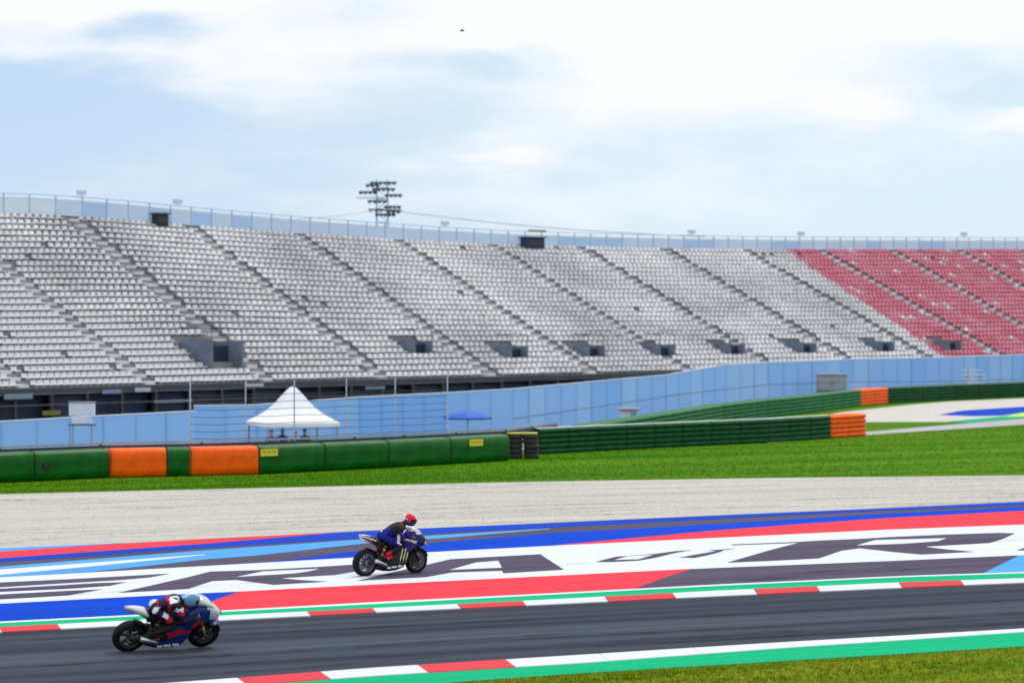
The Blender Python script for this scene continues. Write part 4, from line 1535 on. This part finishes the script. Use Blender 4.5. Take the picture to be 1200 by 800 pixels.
def motorcycle(label, loc, yaw, lean, pal, claw):
    """x forward, y left; origin on the ground midway between the wheels"""
    root = thing('racing_motorcycle', label, 'motorcycle', loc, (R(lean), 0, yaw), 'racing motorcycles on the circuit')
    body = pal['mats']
    RX, FX, RR, FR = -0.70, 0.74, 0.325, 0.305
    wheel(root, RX, RR, 0.20, pal['rim'])
    wheel(root, FX, FR, 0.125, pal['rim'])
    # nose and upper fairing
    bm = hull([(0.97, 0.74, 0.80, 0.035), (0.92, 0.68, 0.86, 0.11), (0.82, 0.645, 0.95, 0.17), (0.70, 0.63, 1.02, 0.20), (0.58, 0.60, 1.04, 0.215), (0.46, 0.52, 1.02, 0.225, 0, 3.2), (0.34, 0.47, 0.95, 0.225, 0, 3.4), (0.24, 0.46, 0.86, 0.215, 0, 3.4)], 28)
    obj('upper_fairing', paint(subd(bm), pal['nose']), body, root)
    # side and belly fairing
    bm = hull([(0.44, 0.42, 0.60, 0.13, 0, 3), (0.38, 0.30, 0.66, 0.185, 0, 3.6), (0.26, 0.17, 0.66, 0.21, 0, 4), (0.08, 0.12, 0.62, 0.215, 0, 4), (-0.10, 0.11, 0.50, 0.21, 0, 4), (-0.26, 0.12, 0.38, 0.18, 0, 3.4), (-0.40, 0.15, 0.28, 0.12), (-0.48, 0.18, 0.24, 0.04)], 28)
    sf = obj('side_fairing', paint(subd(bm), pal['side']), body, root)
    if claw:
        for sy in (-1, 1):
            bm = bmesh.new()
            for q in range(3):
                x0 = 0.13 + 0.085 * q
                pts = [(x0 + 0.052, 0.66), (x0 + 0.082, 0.655), (x0 + 0.062, 0.58), (x0 + 0.052, 0.50), (x0 + 0.028, 0.40), (x0 - 0.02, 0.24 + 0.03 * q), (x0 + 0.005, 0.36), (x0 - 0.006, 0.44), (x0 + 0.024, 0.52), (x0 + 0.026, 0.60)]
                vv = [bm.verts.new((x, sy * (0.2185 - (0.012 if x > 0.3 else 0)), z)) for x, z in pts]
                f = bm.faces.new(vv)
                g = bmesh.ops.extrude_face_region(bm, geom=[f])
                bmesh.ops.translate(bm, verts=[v for v in g['geom'] if isinstance(v, bmesh.types.BMVert)], vec=(0, sy * 0.003, 0))
            bmesh.ops.recalc_face_normals(bm, faces=bm.faces[:])
            obj('claw_emblem', bm, k_claw, sf)
    for sy in (-1, 1):                       # lettering-like sponsor bars low on the belly
        bm = bmesh.new()
        for q, (x, w) in enumerate(((-0.16, 0.10), (-0.02, 0.14), (0.14, 0.12))):
            add_box(bm, x, sy * 0.2165, 0.215 + 0.012 * q, w, 0.004, 0.045)
        obj('fairing_sticker', bm, pal['sticker'], sf)
    # screen
    bm = hull([(0.80, 0.93, 0.96, 0.10), (0.70, 0.97, 1.05, 0.145), (0.58, 1.0, 1.12, 0.155), (0.47, 1.0, 1.14, 0.14), (0.43, 1.02, 1.12, 0.12)], 20)
    obj('windscreen', bm, [pal['screen']], root)
    # air intake, winglets
    bm = hull([(0.975, 0.755, 0.80, 0.05), (0.99, 0.76, 0.795, 0.045)], 12)
    obj('air_intake', bm, k_black, root)
    for sy in (-1, 1):
        bm = hull([(0.90, 0.70, 0.715, 0.05, sy * 0.20, 2), (0.80, 0.715, 0.735, 0.085, sy * 0.24, 2), (0.70, 0.725, 0.74, 0.085, sy * 0.25, 2)], 14)
        obj('winglet', bm, pal['wing'], root)
    # front mudguard
    bm = bmesh.new()
    rows_ = []
    for i in range(11):
        a = R(15 + 125 * i / 10)
        row = []
        for j in range(7):
            b = -1 + 2 * j / 6
            r_ = FR + 0.025 - 0.03 * b * b
            row.append(bm.verts.new((FX + r_ * math.cos(a), 0.082 * b, FR + r_ * math.sin(a))))
        rows_.append(row)
    for a, b in zip(rows_[:-1], rows_[1:]):
        for j in range(6):
            bm.faces.new((a[j], a[j + 1], b[j + 1], b[j]))
    g = bmesh.ops.solidify(bm, geom=bm.faces[:], thickness=0.008)
    obj('mudguard', smooth(bm), pal['guard'], root)
    for sy in (-1, 1):
        bm = bmesh.new()
        add_tube(bm, [(FX, sy * 0.10, FR), (FX - 0.10, sy * 0.105, FR + 0.24)], 0.030, 10)
        add_tube(bm, [(FX - 0.10, sy * 0.105, FR + 0.24), (FX - 0.26, sy * 0.105, FR + 0.62)], 0.036, 10)
        fo = obj('fork_leg', smooth(bm), pal.get('fork', k_gold), root)
        bm = bmesh.new()
        add_box(bm, FX - 0.12, sy * 0.085, FR + 0.05, 0.07, 0.05, 0.13, None, 0.012)
        obj('brake_caliper', bm, k_black, fo)
    # frame and engine
    bm = bmesh.new()
    for sy in (-1, 1):
        add_tube(bm, [(0.42, sy * 0.06, 0.86), (0.18, sy * 0.17, 0.72), (-0.10, sy * 0.17, 0.58), (-0.18, sy * 0.13, 0.42), (-0.16, sy * 0.12, 0.32)], [0.04, 0.055, 0.055, 0.05, 0.04], 8)
    obj('frame', smooth(bm), k_carbon, root)
    bm = hull([(0.22, 0.28, 0.60, 0.14, 0, 4), (0.10, 0.24, 0.70, 0.17, 0, 4), (-0.06, 0.22, 0.66, 0.18, 0, 4), (-0.22, 0.24, 0.56, 0.16, 0, 4)], 16)
    for sy in (-1, 1):
        add_tube(bm, [(-0.12, sy * 0.14, 0.40), (-0.12, sy * 0.215, 0.40)], 0.085, 16)
        add_tube(bm, [(0.06, sy * 0.14, 0.34), (0.06, sy * 0.205, 0.34)], 0.07, 16)
    obj('engine', bm, k_carbon, root)
    bm = hull([(0.36, 0.84, 0.92, 0.12), (0.26, 0.78, 1.00, 0.17), (0.12, 0.72, 1.03, 0.185), (-0.02, 0.72, 0.98, 0.165), (-0.14, 0.70, 0.88, 0.13), (-0.22, 0.72, 0.82, 0.09)], 24)
    obj('fuel_tank', paint(subd(bm), pal['tank']), body, root)
    # seat and tail unit
    bm = hull([(-0.12, 0.70, 0.80, 0.10), (-0.26, 0.70, 0.815, 0.13), (-0.42, 0.74, 0.85, 0.135), (-0.50, 0.775, 0.92, 0.125), (-0.60, 0.82, 0.955, 0.11), (-0.76, 0.895, 0.99, 0.07), (-0.90, 0.955, 1.0, 0.03)], 22)
    tl = obj('tail_unit', paint(subd(bm), pal['tail']), body, root)
    bm = hull([(-0.14, 0.79, 0.815, 0.09), (-0.30, 0.80, 0.832, 0.115), (-0.44, 0.835, 0.872, 0.11), (-0.48, 0.86, 0.93, 0.10)], 16)
    obj('seat', bm, k_black, root)
    bm = bmesh.new()
    for sy in (-1, 1):
        add_tube(bm, [(-0.10, sy * 0.10, 0.62), (-0.40, sy * 0.09, 0.74), (-0.66, sy * 0.05, 0.88)], 0.018, 8)
        add_tube(bm, [(-0.18, sy * 0.10, 0.48), (-0.40, sy * 0.09, 0.73)], 0.018, 8)
    obj('seat_frame', bm, k_carbon, root)
    bm = bmesh.new()
    for sy in (-1, 1):
        add_tube(bm, [(-0.16, sy * 0.10, 0.40), (-0.36, sy * 0.13, 0.43), (-0.56, sy * 0.145, 0.37), (RX, sy * 0.14, RR)], [0.06, 0.065, 0.05, 0.035], 8)
    add_tube(bm, [(-0.30, -0.12, 0.43), (-0.30, 0.12, 0.43)], 0.05, 8)
    obj('swingarm', smooth(bm), pal['arm'], root)
    bm = bmesh.new()
    add_tube(bm, [(-0.24, 0, 0.36), (-0.14, 0, 0.70)], 0.04, 10)
    obj('shock_absorber', bm, k_gold, root)
    # rear hugger
    bm = bmesh.new()
    rows_ = []
    for i in range(8):
        a = R(14 + 72 * i / 7)
        row = []
        for j in range(7):
            b = -1 + 2 * j / 6
            r_ = RR + 0.03 - 0.035 * b * b
            row.append(bm.verts.new((RX + r_ * math.cos(a), 0.115 * b, RR + r_ * math.sin(a))))
        rows_.append(row)
    for a, b in zip(rows_[:-1], rows_[1:]):
        for j in range(6):
            bm.faces.new((a[j], a[j + 1], b[j + 1], b[j]))
    bmesh.ops.solidify(bm, geom=bm.faces[:], thickness=0.008)
    obj('rear_hugger', smooth(bm), k_carbon, root)
    # exhausts
    bm = bmesh.new()
    add_tube(bm, [(0.05, -0.12, 0.24), (-0.20, -0.16, 0.26), (-0.36, -0.19, 0.33), (-0.56, -0.205, 0.40)], [0.03, 0.035, 0.045, 0.05], 12)
    obj('exhaust', smooth(bm), k_alu, root)
    bm = bmesh.new()
    add_tube(bm, [(-0.30, 0.06, 0.68), (-0.56, 0.05, 0.80), (-0.84, 0.05, 0.915)], [0.03, 0.04, 0.045], 12)
    obj('exhaust', smooth(bm), k_alu, root)
    # chain and sprocket
    bm = lathe([(0.05, 0.155), (0.105, 0.155), (0.105, 0.163), (0.05, 0.163), (0.05, 0.155)], 24)
    bmesh.ops.translate(bm, verts=bm.verts[:], vec=(RX, 0, RR))
    obj('sprocket', bm, k_alu, root)
    bm = bmesh.new()
    add_tube(bm, [(RX, 0.16, RR + 0.105), (-0.16, 0.15, 0.45)], 0.012, 6)
    add_tube(bm, [(RX, 0.16, RR - 0.105), (-0.16, 0.15, 0.36)], 0.012, 6)
    obj('chain', bm, k_black, root)
    for sy in (-1, 1):
        bm = bmesh.new()
        add_tube(bm, [(0.46, sy * 0.12, 0.92), (0.45, sy * 0.20, 0.915), (0.37, sy * 0.36, 0.89)], 0.016, 8)
        hb_ = obj('handlebar', bm, k_black, root)
        bm = bmesh.new()
        add_tube(bm, [(0.42, sy * 0.26, 0.905), (0.37, sy * 0.37, 0.888)], 0.021, 10)
        obj('grip', bm, k_black, hb_)
        bm = bmesh.new()
        add_tube(bm, [(0.46, sy * 0.22, 0.915), (0.47, sy * 0.28, 0.90), (0.43, sy * 0.38, 0.885)], [0.008, 0.007, 0.006], 6)
        obj('lever', bm, k_alu, hb_)
        bm = bmesh.new()
        add_tube(bm, [(-0.24, sy * 0.15, 0.44), (-0.24, sy * 0.29, 0.445)], 0.014, 8)
        add_box(bm, -0.22, sy * 0.15, 0.46, 0.12, 0.012, 0.10, None, 0.004)
        obj('footpeg', bm, k_alu, root)
    return root


# ------------------------------------------------------------------ people: one skinned surface for body, arms, legs and hands
def skin_body(nodes, root_key):
    """nodes: {key: (co, radius or (rx, ry), parent key)} -> smooth mesh"""
    keys = list(nodes)
    idx = {k: i for i, k in enumerate(keys)}
    me = bpy.data.meshes.new('skeleton')
    me.from_pydata([tuple(nodes[k][0]) for k in keys], [(idx[k], idx[nodes[k][2]]) for k in keys if nodes[k][2]], [])
    o = bpy.data.objects.new('skeleton', me)
    COL.objects.link(o)
    sk = o.modifiers.new('skin', 'SKIN')
    sk.use_smooth_shade = True
    sk.branch_smoothing = 0.3
    for k in keys:
        r_ = nodes[k][1]
        sv = me.skin_vertices[0].data[idx[k]]
        sv.radius = r_ if isinstance(r_, tuple) else (r_, r_)
        sv.use_root = (k == root_key)
    ss_ = o.modifiers.new('subsurf', 'SUBSURF')
    ss_.levels = ss_.render_levels = 2
    dg = bpy.context.evaluated_depsgraph_get()
    out = bpy.data.meshes.new_from_object(o.evaluated_get(dg))
    bpy.data.objects.remove(o)
    bpy.data.meshes.remove(me)
    for p in out.polygons:
        p.use_smooth = True
    return out


def hand_nodes(N, pre, wrist, palm_dir, across, curl, s=1.0):
    """palm, four bent fingers of different length and a thumb from the side of the palm"""
    w, d, a, c = Vector(wrist), Vector(palm_dir).normalized(), Vector(across).normalized(), Vector(curl).normalized()
    N[pre + 'palm'] = (w + d * 0.055 * s, (0.034 * s, 0.020 * s), pre + 'wrist')
    for i, ln in enumerate((0.075, 0.085, 0.080, 0.062)):
        b = w + d * 0.09 * s + a * (0.028 - 0.0187 * i) * s
        k1 = b + (d * 0.75 + c * 0.35) * ln * 0.5 * s
        k2 = k1 + (d * 0.1 + c * 0.95) * ln * 0.5 * s
        N[f'{pre}f{i}a'] = (b, 0.0105 * s, pre + 'palm')
        N[f'{pre}f{i}b'] = (k1, 0.0098 * s, f'{pre}f{i}a')
        N[f'{pre}f{i}c'] = (k2, 0.0085 * s, f'{pre}f{i}b')
    t0 = w + d * 0.03 * s + a * 0.036 * s
    N[pre + 't0'] = (t0, 0.013 * s, pre + 'palm')
    N[pre + 't1'] = (t0 + (d * 0.6 + a * 0.5 + c * 0.5).normalized() * 0.035 * s, 0.011 * s, pre + 't0')
    N[pre + 't2'] = (t0 + (d * 0.7 + a * 0.2 + c * 0.7).normalized() * 0.062 * s, 0.009 * s, pre + 't1')


def lerp3(a, b, t):
    return Vector(a).lerp(Vector(b), t)


def rider(label, loc, yaw, lean, J, mats_, rule, helm_rule, helm_mats, head_yaw, head_pitch):
    root = thing('person', label, 'person', loc, (R(lean), 0, yaw), 'motorcycle riders')
    N = {}
    N['pelvis'] = (J['pelvis'], (0.155, 0.125), None)
    N['waist'] = (lerp3(J['pelvis'], J['chest'], 0.48) + Vector((-0.015, 0, 0.015)), (0.145, 0.112), 'pelvis')
    N['chest'] = (J['chest'], (0.175, 0.135), 'waist')
    N['neckbase'] = (lerp3(J['chest'], J['head'], 0.40), (0.095, 0.085), 'chest')
    N['neck'] = (lerp3(J['chest'], J['head'], 0.72), 0.065, 'neckbase')
    N['hump'] = (lerp3(J['chest'], J['head'], 0.30) + Vector((-0.09, 0, 0.065)), (0.065, 0.05), 'chest')
    for sd_ in 'rl':
        N[sd_ + 'shoulder'] = (J[sd_ + 'shoulder'], 0.082, 'chest')
        N[sd_ + 'upper'] = (lerp3(J[sd_ + 'shoulder'], J[sd_ + 'elbow'], 0.5), 0.064, sd_ + 'shoulder')
        N[sd_ + 'elbow'] = (J[sd_ + 'elbow'], 0.054, sd_ + 'upper')
        N[sd_ + 'fore'] = (lerp3(J[sd_ + 'elbow'], J[sd_ + 'wrist'], 0.45), 0.048, sd_ + 'elbow')
        N[sd_ + 'wrist'] = (J[sd_ + 'wrist'], 0.033, sd_ + 'fore')
        d = Vector(J[sd_ + 'wrist']) - Vector(J[sd_ + 'elbow'])
        hand_nodes(N, sd_, J[sd_ + 'wrist'], Vector((0.8, 0, 0.05)) + d * 0.5, (0, 1 if sd_ == 'r' else -1, 0.1), (0.1, 0, -1), 1.1)
        N[sd_ + 'hip'] = (J[sd_ + 'hip'], 0.105, 'pelvis')
        N[sd_ + 'thigh'] = (lerp3(J[sd_ + 'hip'], J[sd_ + 'knee'], 0.5), 0.088, sd_ + 'hip')
        N[sd_ + 'knee'] = (J[sd_ + 'knee'], 0.068, sd_ + 'thigh')
        N[sd_ + 'calf'] = (lerp3(J[sd_ + 'knee'], J[sd_ + 'ankle'], 0.35), 0.066, sd_ + 'knee')
        N[sd_ + 'ankle'] = (J[sd_ + 'ankle'], 0.048, sd_ + 'calf')
        heel = Vector(J[sd_ + 'ankle']) + Vector((-0.03, 0, -0.06))
        N[sd_ + 'heel'] = (heel, 0.040, sd_ + 'ankle')
        N[sd_ + 'ball'] = (Vector(J[sd_ + 'toe']) + Vector((-0.06, 0, 0)), (0.044, 0.034), sd_ + 'heel')
        N[sd_ + 'toe'] = (J[sd_ + 'toe'], (0.034, 0.024), sd_ + 'ball')
    me = skin_body(N, 'pelvis')
    bones = [(k, Vector(N[k][0]), Vector(N[N[k][2]][0])) for k in N if N[k][2]]
    mi = []
    for p in me.polygons:
        c = p.center
        best, bk, bt = 9, None, 0
        for k, a, b in bones:
            ab = a - b
            t = max(0, min(1, (c - b).dot(ab) / max(1e-9, ab.length_squared)))
            dd = (c - (b + ab * t)).length
            if dd < best:
                best, bk, bt = dd, k, t
        mi.append(rule(bk, bt, c, p.normal))
    me.polygons.foreach_set('material_index', mi)
    obj('body', me, mats_, root)
    # helmet
    Mh = Matrix.Translation(J['head']) @ Matrix.Rotation(R(head_yaw), 4, 'Z') @ Matrix.Rotation(R(head_pitch), 4, 'Y')
    bm = bmesh.new()
    bmesh.ops.create_uvsphere(bm, u_segments=32, v_segments=24, radius=1.0)
    for v in bm.verts:
        x, y, z = v.co
        v.co = (x * (0.160 if x > 0 else 0.150) + (0.025 if z < -0.2 and x > 0.3 else 0) * (-z), y * 0.128, z * 0.145 - (0.01 if z < 0 else 0))
    paint(bm, helm_rule)
    for v in bm.verts:
        v.co = Mh @ v.co
    h = obj('helmet', smooth(bm), helm_mats, root)
    bm = bmesh.new()
    rws = []
    for i in range(13):
        a = R(-72 + 144 * i / 12)
        row = []
        for j in range(5):
            z = -0.088 + 0.125 * j / 4
            f = math.sqrt(max(0.05, 1 - (z / 0.150) ** 2)) * 1.012
            row.append(bm.verts.new(Mh @ Vector((0.166 * math.cos(a) * f + 0.003, 0.129 * math.sin(a) * f * 1.01, z))))
        rws.append(row)
    for a, b in zip(rws[:-1], rws[1:]):
        for j in range(4):
            bm.faces.new((a[j], b[j], b[j + 1], a[j + 1]))
    bmesh.ops.solidify(bm, geom=bm.faces[:], thickness=0.004)
    obj('visor', smooth(bm), k_glass, h)
    bm = bmesh.new()
    add_box(bm, -0.15, 0, 0.06, 0.07, 0.10, 0.03, Mh, 0.01)
    obj('spoiler', bm, helm_mats[0], h)
    return root


s_black = mat('suit_black_leather', (0.014, 0.014, 0.018), 0.65, var=0.2, scale=12, spec=0.15)
s_blue = mat('suit_blue_leather', lin(16, 26, 136, 0.84), 0.65, var=0.1, scale=8, spec=0.15)
s_white = mat('suit_white_leather', lin(225, 230, 238, 0.86), 0.65, spec=0.15)
s_red = mat('suit_red_leather', lin(206, 28, 48, 0.84), 0.65, spec=0.15)
s_purple = mat('suit_dark_purple_leather', lin(46, 22, 66, 0.84), 0.65, var=0.2, scale=8, spec=0.15)

# --- first bike: blue and black, front runner on the painted run-off
pal1 = dict(
    mats=[k_black, k_blue, k_white, k_red], rim=k_rim, fork=k_carbon, wing=k_black, guard=k_black, arm=k_carbon, sticker=k_white,
    screen=k_white,
    nose=lambda c: 2 if (c.z > 0.97 and c.x > 0.55) or (c.x > 0.88 and c.z < 0.78) else (0 if (c.x > 0.70 and c.z < 0.93) or c.z < 0.55 else (2 if 0.86 < c.z + 0.25 * c.x - 0.05 < 0.905 and c.x < 0.55 else 1)),
    side=lambda c: 1 if c.z > 0.575 and c.x < 0.1 else 0,
    tank=lambda c: 2 if (0.02 < c.x < 0.12 and abs(c.y) > 0.09) else (0 if c.z > 1.0 or c.x < -0.05 else 1),
    tail=lambda c: 2 if (c.x < -0.5 and (0.87 - 0.30 * (c.x + 0.6) < c.z < 0.90 - 0.30 * (c.x + 0.6) or c.z > 0.952 - 0.14 * (c.x + 0.6))) else 0)
P1 = G(456, 673.6)
YAW1 = R(36)
motorcycle('blue and black racing motorcycle with green claw marks on its side, on the painted run-off', P1, YAW1, 6, pal1, True)
J1 = dict(pelvis=(-0.30, -0.03, 0.93), chest=(0.10, -0.09, 1.13), head=(0.385, -0.16, 1.325),
          rshoulder=(0.16, -0.285, 1.12), relbow=(0.20, -0.42, 0.97), rwrist=(0.33, -0.335, 0.90),
          lshoulder=(0.19, 0.09, 1.15), lelbow=(0.26, 0.34, 1.02), lwrist=(0.33, 0.325, 0.905),
          rhip=(-0.27, -0.14, 0.90), rknee=(0.09, -0.31, 0.72), rankle=(-0.27, -0.235, 0.53), rtoe=(-0.10, -0.265, 0.475),
          lhip=(-0.27, 0.09, 0.92), lknee=(0.10, 0.26, 0.70), lankle=(-0.27, 0.225, 0.53), ltoe=(-0.10, 0.255, 0.475))


def rule1(k, t, c, nr):
    if k[1:] in ('ankle', 'heel', 'ball', 'toe'):
        return 3 if (k[1:] in ('ball', 'toe') or t > 0.55) else 0
    if k[1:] in ('palm', 't0', 't1', 't2', 'wrist') or k[1:2] == 'f' and len(k) == 4:
        return 3 if k[1:] == 'wrist' and t > 0.6 else 0
    if k[1:] == 'upper' or (k[1:] == 'elbow' and t < 0.5):
        return 2 if (k[1:] == 'upper' and 0.5 < t < 0.75) else (0 if k[1:] == 'upper' and t < 0.25 else 1)
    if k[1:] in ('elbow', 'fore'):
        return 1 if k[1:] == 'elbow' else 0
    if k in ('waist',):
        return 2 if 0.25 < t < 0.42 else 1
    if k[1:] in ('hip', 'thigh'):
        return 0 if nr.z < -0.2 else 1
    if k[1:] == 'knee':
        return 2 if nr.z > 0.25 and 0.25 < t < 0.8 else (1 if t < 0.6 else 0)
    if k == 'hump':
        return 0
    if k == 'chest':
        return 1 if t < 0.12 else 0
    if k in ('neckbase', 'neck'):
        return 3 if t > 0.6 else 0
    return 0


rider('rider in blue and black leathers and red and white helmet, crouched on the blue motorcycle', P1, YAW1, 6, J1, [s_black, s_blue, s_white, s_red], rule1,
      lambda c: 0 if c.x < -0.105 or (abs(c.y) < 0.018 and c.z > 0.06) else (1 if c.z > 0.015 or (c.z > -0.05 and c.x > -0.02) else (2 if c.z < 0.0 else 0)),
      [k_white, p_('helmet_red', lin(222, 26, 52, 0.84)), k_navy], -48, 12)

# --- second bike: on the track, rider tucked in
pal2 = dict(
    mats=[k_black, k_navy, p_('paint_pale_grey', lin(196, 204, 210, 0.8)), k_dred], rim=mat('rim_black', (0.02, 0.02, 0.024), 0.4), wing=k_navy, guard=k_black, arm=k_carbon, sticker=k_white,
    screen=mat('screen_smoke_light', lin(190, 200, 205, 0.8), 0.15),
    nose=lambda c: 2 if c.x > 0.72 - 0.3 * (c.z - 0.8) else (3 if c.z < 0.72 and c.x > 0.42 else 1),
    side=lambda c: 3 if (c.z > 0.30 + 0.28 * (c.x + 0.3) and c.z < 0.42 + 0.28 * (c.x + 0.3)) else (1 if c.z > 0.2 else 0),
    tank=lambda c: 3 if c.z > 0.97 else (1 if c.x > 0.0 else 0),
    tail=lambda c: 2 if c.x < -0.46 and c.z > 0.86 - 0.2 * (c.x + 0.6) else 0)
P2 = G(190, 761)
YAW2 = YAW
motorcycle('dark blue racing motorcycle with white nose, white tail and red stripe on the track', P2 + Vector((0, 0, 0.02)), YAW2, 31, pal2, False)
J2 = dict(pelvis=(-0.36, 0.0, 0.95), chest=(0.02, -0.03, 1.05), head=(0.32, -0.06, 1.14),
          rshoulder=(0.08, -0.18, 1.05), relbow=(0.16, -0.33, 0.83), rwrist=(0.33, -0.325, 0.90),
          lshoulder=(0.08, 0.18, 1.05), lelbow=(0.16, 0.33, 0.83), lwrist=(0.33, 0.325, 0.90),
          rhip=(-0.33, -0.11, 0.92), rknee=(0.06, -0.25, 0.72), rankle=(-0.29, -0.225, 0.53), rtoe=(-0.12, -0.255, 0.475),
          lhip=(-0.33, 0.11, 0.92), lknee=(0.06, 0.25, 0.72), lankle=(-0.29, 0.225, 0.53), ltoe=(-0.12, 0.255, 0.475))


def rule2(k, t, c, nr):
    if k[1:] in ('ankle', 'heel', 'ball', 'toe'):
        return 0
    if k[1:] in ('upper',):
        return 2 if t < 0.5 else 3
    if k in ('waist', 'chest'):
        return 3 if 0.4 < t < 0.6 else 1
    if k[1:] in ('hip', 'thigh'):
        return 2 if nr.z > 0.2 and t > 0.5 else 1
    if k[1:] == 'knee':
        return 3 if t < 0.4 else 0
    if k[1:] in ('elbow', 'fore'):
        return 1
    if k == 'hump':
        return 2
    return 0


rider('rider in dark purple leathers and pale blue helmet tucked low on the navy motorcycle', P2 + Vector((0, 0, 0.02)), YAW2, 31, J2, [s_black, s_purple, s_white, s_red], rule2,
      lambda c: 1 if abs(c.y) < 0.03 else (2 if c.z < -0.08 else 0), [p_('helmet_pale_blue', lin(120, 166, 216, 0.84)), k_white, k_navy], 0, -2)


# ------------------------------------------------------------------ people behind the airfence, under the tent
def bystander(label, loc, face, shirt, trousers, hair, cap=None, group=None, arms='down'):
    root = thing('person', label, 'person', loc, (0, 0, R(face)), group)
    N = {'pelvis': ((0, 0, 0.95), (0.15, 0.105), None), 'waist': ((0, 0, 1.10), (0.135, 0.095), 'pelvis'), 'chest': ((0, 0, 1.32), (0.165, 0.11), 'waist'),
         'neck': ((0, 0.0, 1.50), 0.055, 'chest'), 'head': ((0.015, 0, 1.62), (0.082, 0.075), 'neck'), 'crown': ((0.0, 0, 1.70), (0.078, 0.072), 'head'),
         'nose': ((0.112, 0, 1.62), 0.014, 'head'), 'earl': ((0.0, 0.088, 1.62), 0.018, 'head'), 'earr': ((0.0, -0.088, 1.62), 0.018, 'head')}
    for s_, sy in (('r', -1), ('l', 1)):
        N[s_ + 'shoulder'] = ((0, sy * 0.185, 1.41), 0.066, 'chest')
        el = (0.02, sy * 0.25, 1.13) if arms == 'down' else (0.06, sy * 0.25, 1.15)
        wr = (0.06, sy * 0.24, 0.89) if arms == 'down' else (0.28, sy * 0.13, 1.17)
        N[s_ + 'elbow'] = (el, 0.044, s_ + 'shoulder')
        N[s_ + 'wrist'] = (wr, 0.030, s_ + 'elbow')
        d = Vector(wr) - Vector(el)
        hand_nodes(N, s_, wr, d, (1, 0, 0) if arms == 'down' else (0, -sy, 0.3), (0.1, -sy, -0.2) if arms == 'down' else (0, -sy * 0.5, -1))
        N[s_ + 'hip'] = ((0, sy * 0.10, 0.90), 0.10, 'pelvis')
        N[s_ + 'knee'] = ((0.02, sy * 0.115, 0.50), 0.062, s_ + 'hip')
        N[s_ + 'ankle'] = ((0.0, sy * 0.12, 0.09), 0.042, s_ + 'knee')
        N[s_ + 'foot'] = ((0.15, sy * 0.13, 0.04), (0.045, 0.035), s_ + 'ankle')
    me = skin_body(N, 'pelvis')
    mi = []
    for p in me.polygons:
        c = p.center
        if c.z > 1.50 and abs(c.y) < 0.12:
            mi.append(2)
        elif c.z < 0.10:
            mi.append(3)
        elif (abs(c.y) > 0.19 and c.z < 0.92 and arms == 'down') or (arms != 'down' and c.x > 0.27 and c.z > 1.0):
            mi.append(2)
        elif c.z < 1.0 and not (abs(c.y) > 0.20 and c.z > 0.85):
            mi.append(1)
        else:
            mi.append(0)
    me.polygons.foreach_set('material_index', mi)
    obj('body', me, [shirt, trousers, mat('skin_tone', lin(206, 150, 124, 0.84), 0.55, var=0.06, scale=10), m_black], root)
    for sy in (-1, 1):
        bm = bmesh.new()
        bmesh.ops.create_uvsphere(bm, u_segments=8, v_segments=6, radius=0.011)
        bmesh.ops.translate(bm, verts=bm.verts[:], vec=(0.092, sy * 0.032, 1.655))
        obj('eye', smooth(bm), k_black, root)
    bm = bmesh.new()
    add_box(bm, 0.093, 0, 1.575, 0.012, 0.045, 0.008)
    obj('mouth', bm, mat('lip', lin(150, 70, 66), 0.5), root)
    bm = bmesh.new()
    bmesh.ops.create_uvsphere(bm, u_segments=18, v_segments=12, radius=1)
    bmesh.ops.delete(bm, geom=[v for v in bm.verts if v.co.z < (-0.15 if v.co.x < 0.1 else 0.22)], context='VERTS')
    for v in bm.verts:
        v.co = Vector((v.co.x * 0.104 - 0.004, v.co.y * 0.096, 1.665 + v.co.z * 0.105))
    if cap is not None:
        bmesh.ops.translate(bm, verts=bm.verts[:], vec=(0, 0, 0.006))
        add_box(bm, 0.125, 0, 1.695, 0.10, 0.13, 0.012, None, 0.004)
    obj('cap' if cap is not None else 'hair', smooth(bm), cap if cap is not None else hair, root)
    return root


h_dark = mat('dark_hair', (0.02, 0.014, 0.01), 0.6)
c_royal = mat('cloth_royal_blue', lin(30, 62, 170, 0.84), 0.8)
c_navy = mat('cloth_navy', lin(24, 34, 62, 0.84), 0.8)
c_grey = mat('cloth_grey', lin(90, 96, 104, 0.84), 0.8)
c_red = mat('cloth_red', lin(206, 40, 24, 0.84), 0.8)
c_white = mat('cloth_white', lin(226, 230, 236, 0.86), 0.8)
gp = 'people behind the airfence'
bystander('man in royal blue shirt under the left half of the white tent', PX(318, 27.6, -0.8), -75, c_royal, c_navy, h_dark, None, gp)
bystander('man in white cap and blue shirt standing under the middle of the tent', PX(331, 27.3, -0.8), -110, c_royal, c_grey, h_dark, c_white, gp, 'up')
bystander('man in dark jacket with red cap under the middle of the white tent', PX(346, 27.8, -0.8), -90, c_navy, c_navy, h_dark, c_red, gp)
bystander('man in dark jacket with bare dark hair under the right half of the tent', PX(357, 27.4, -0.8), -60, c_navy, c_grey, h_dark, None, gp, 'up')
bystander('person in red overalls and red cap behind the end of the green airfence', PX(581, 27.9, -0.8), -95, c_red, c_red, h_dark, c_red, gp)
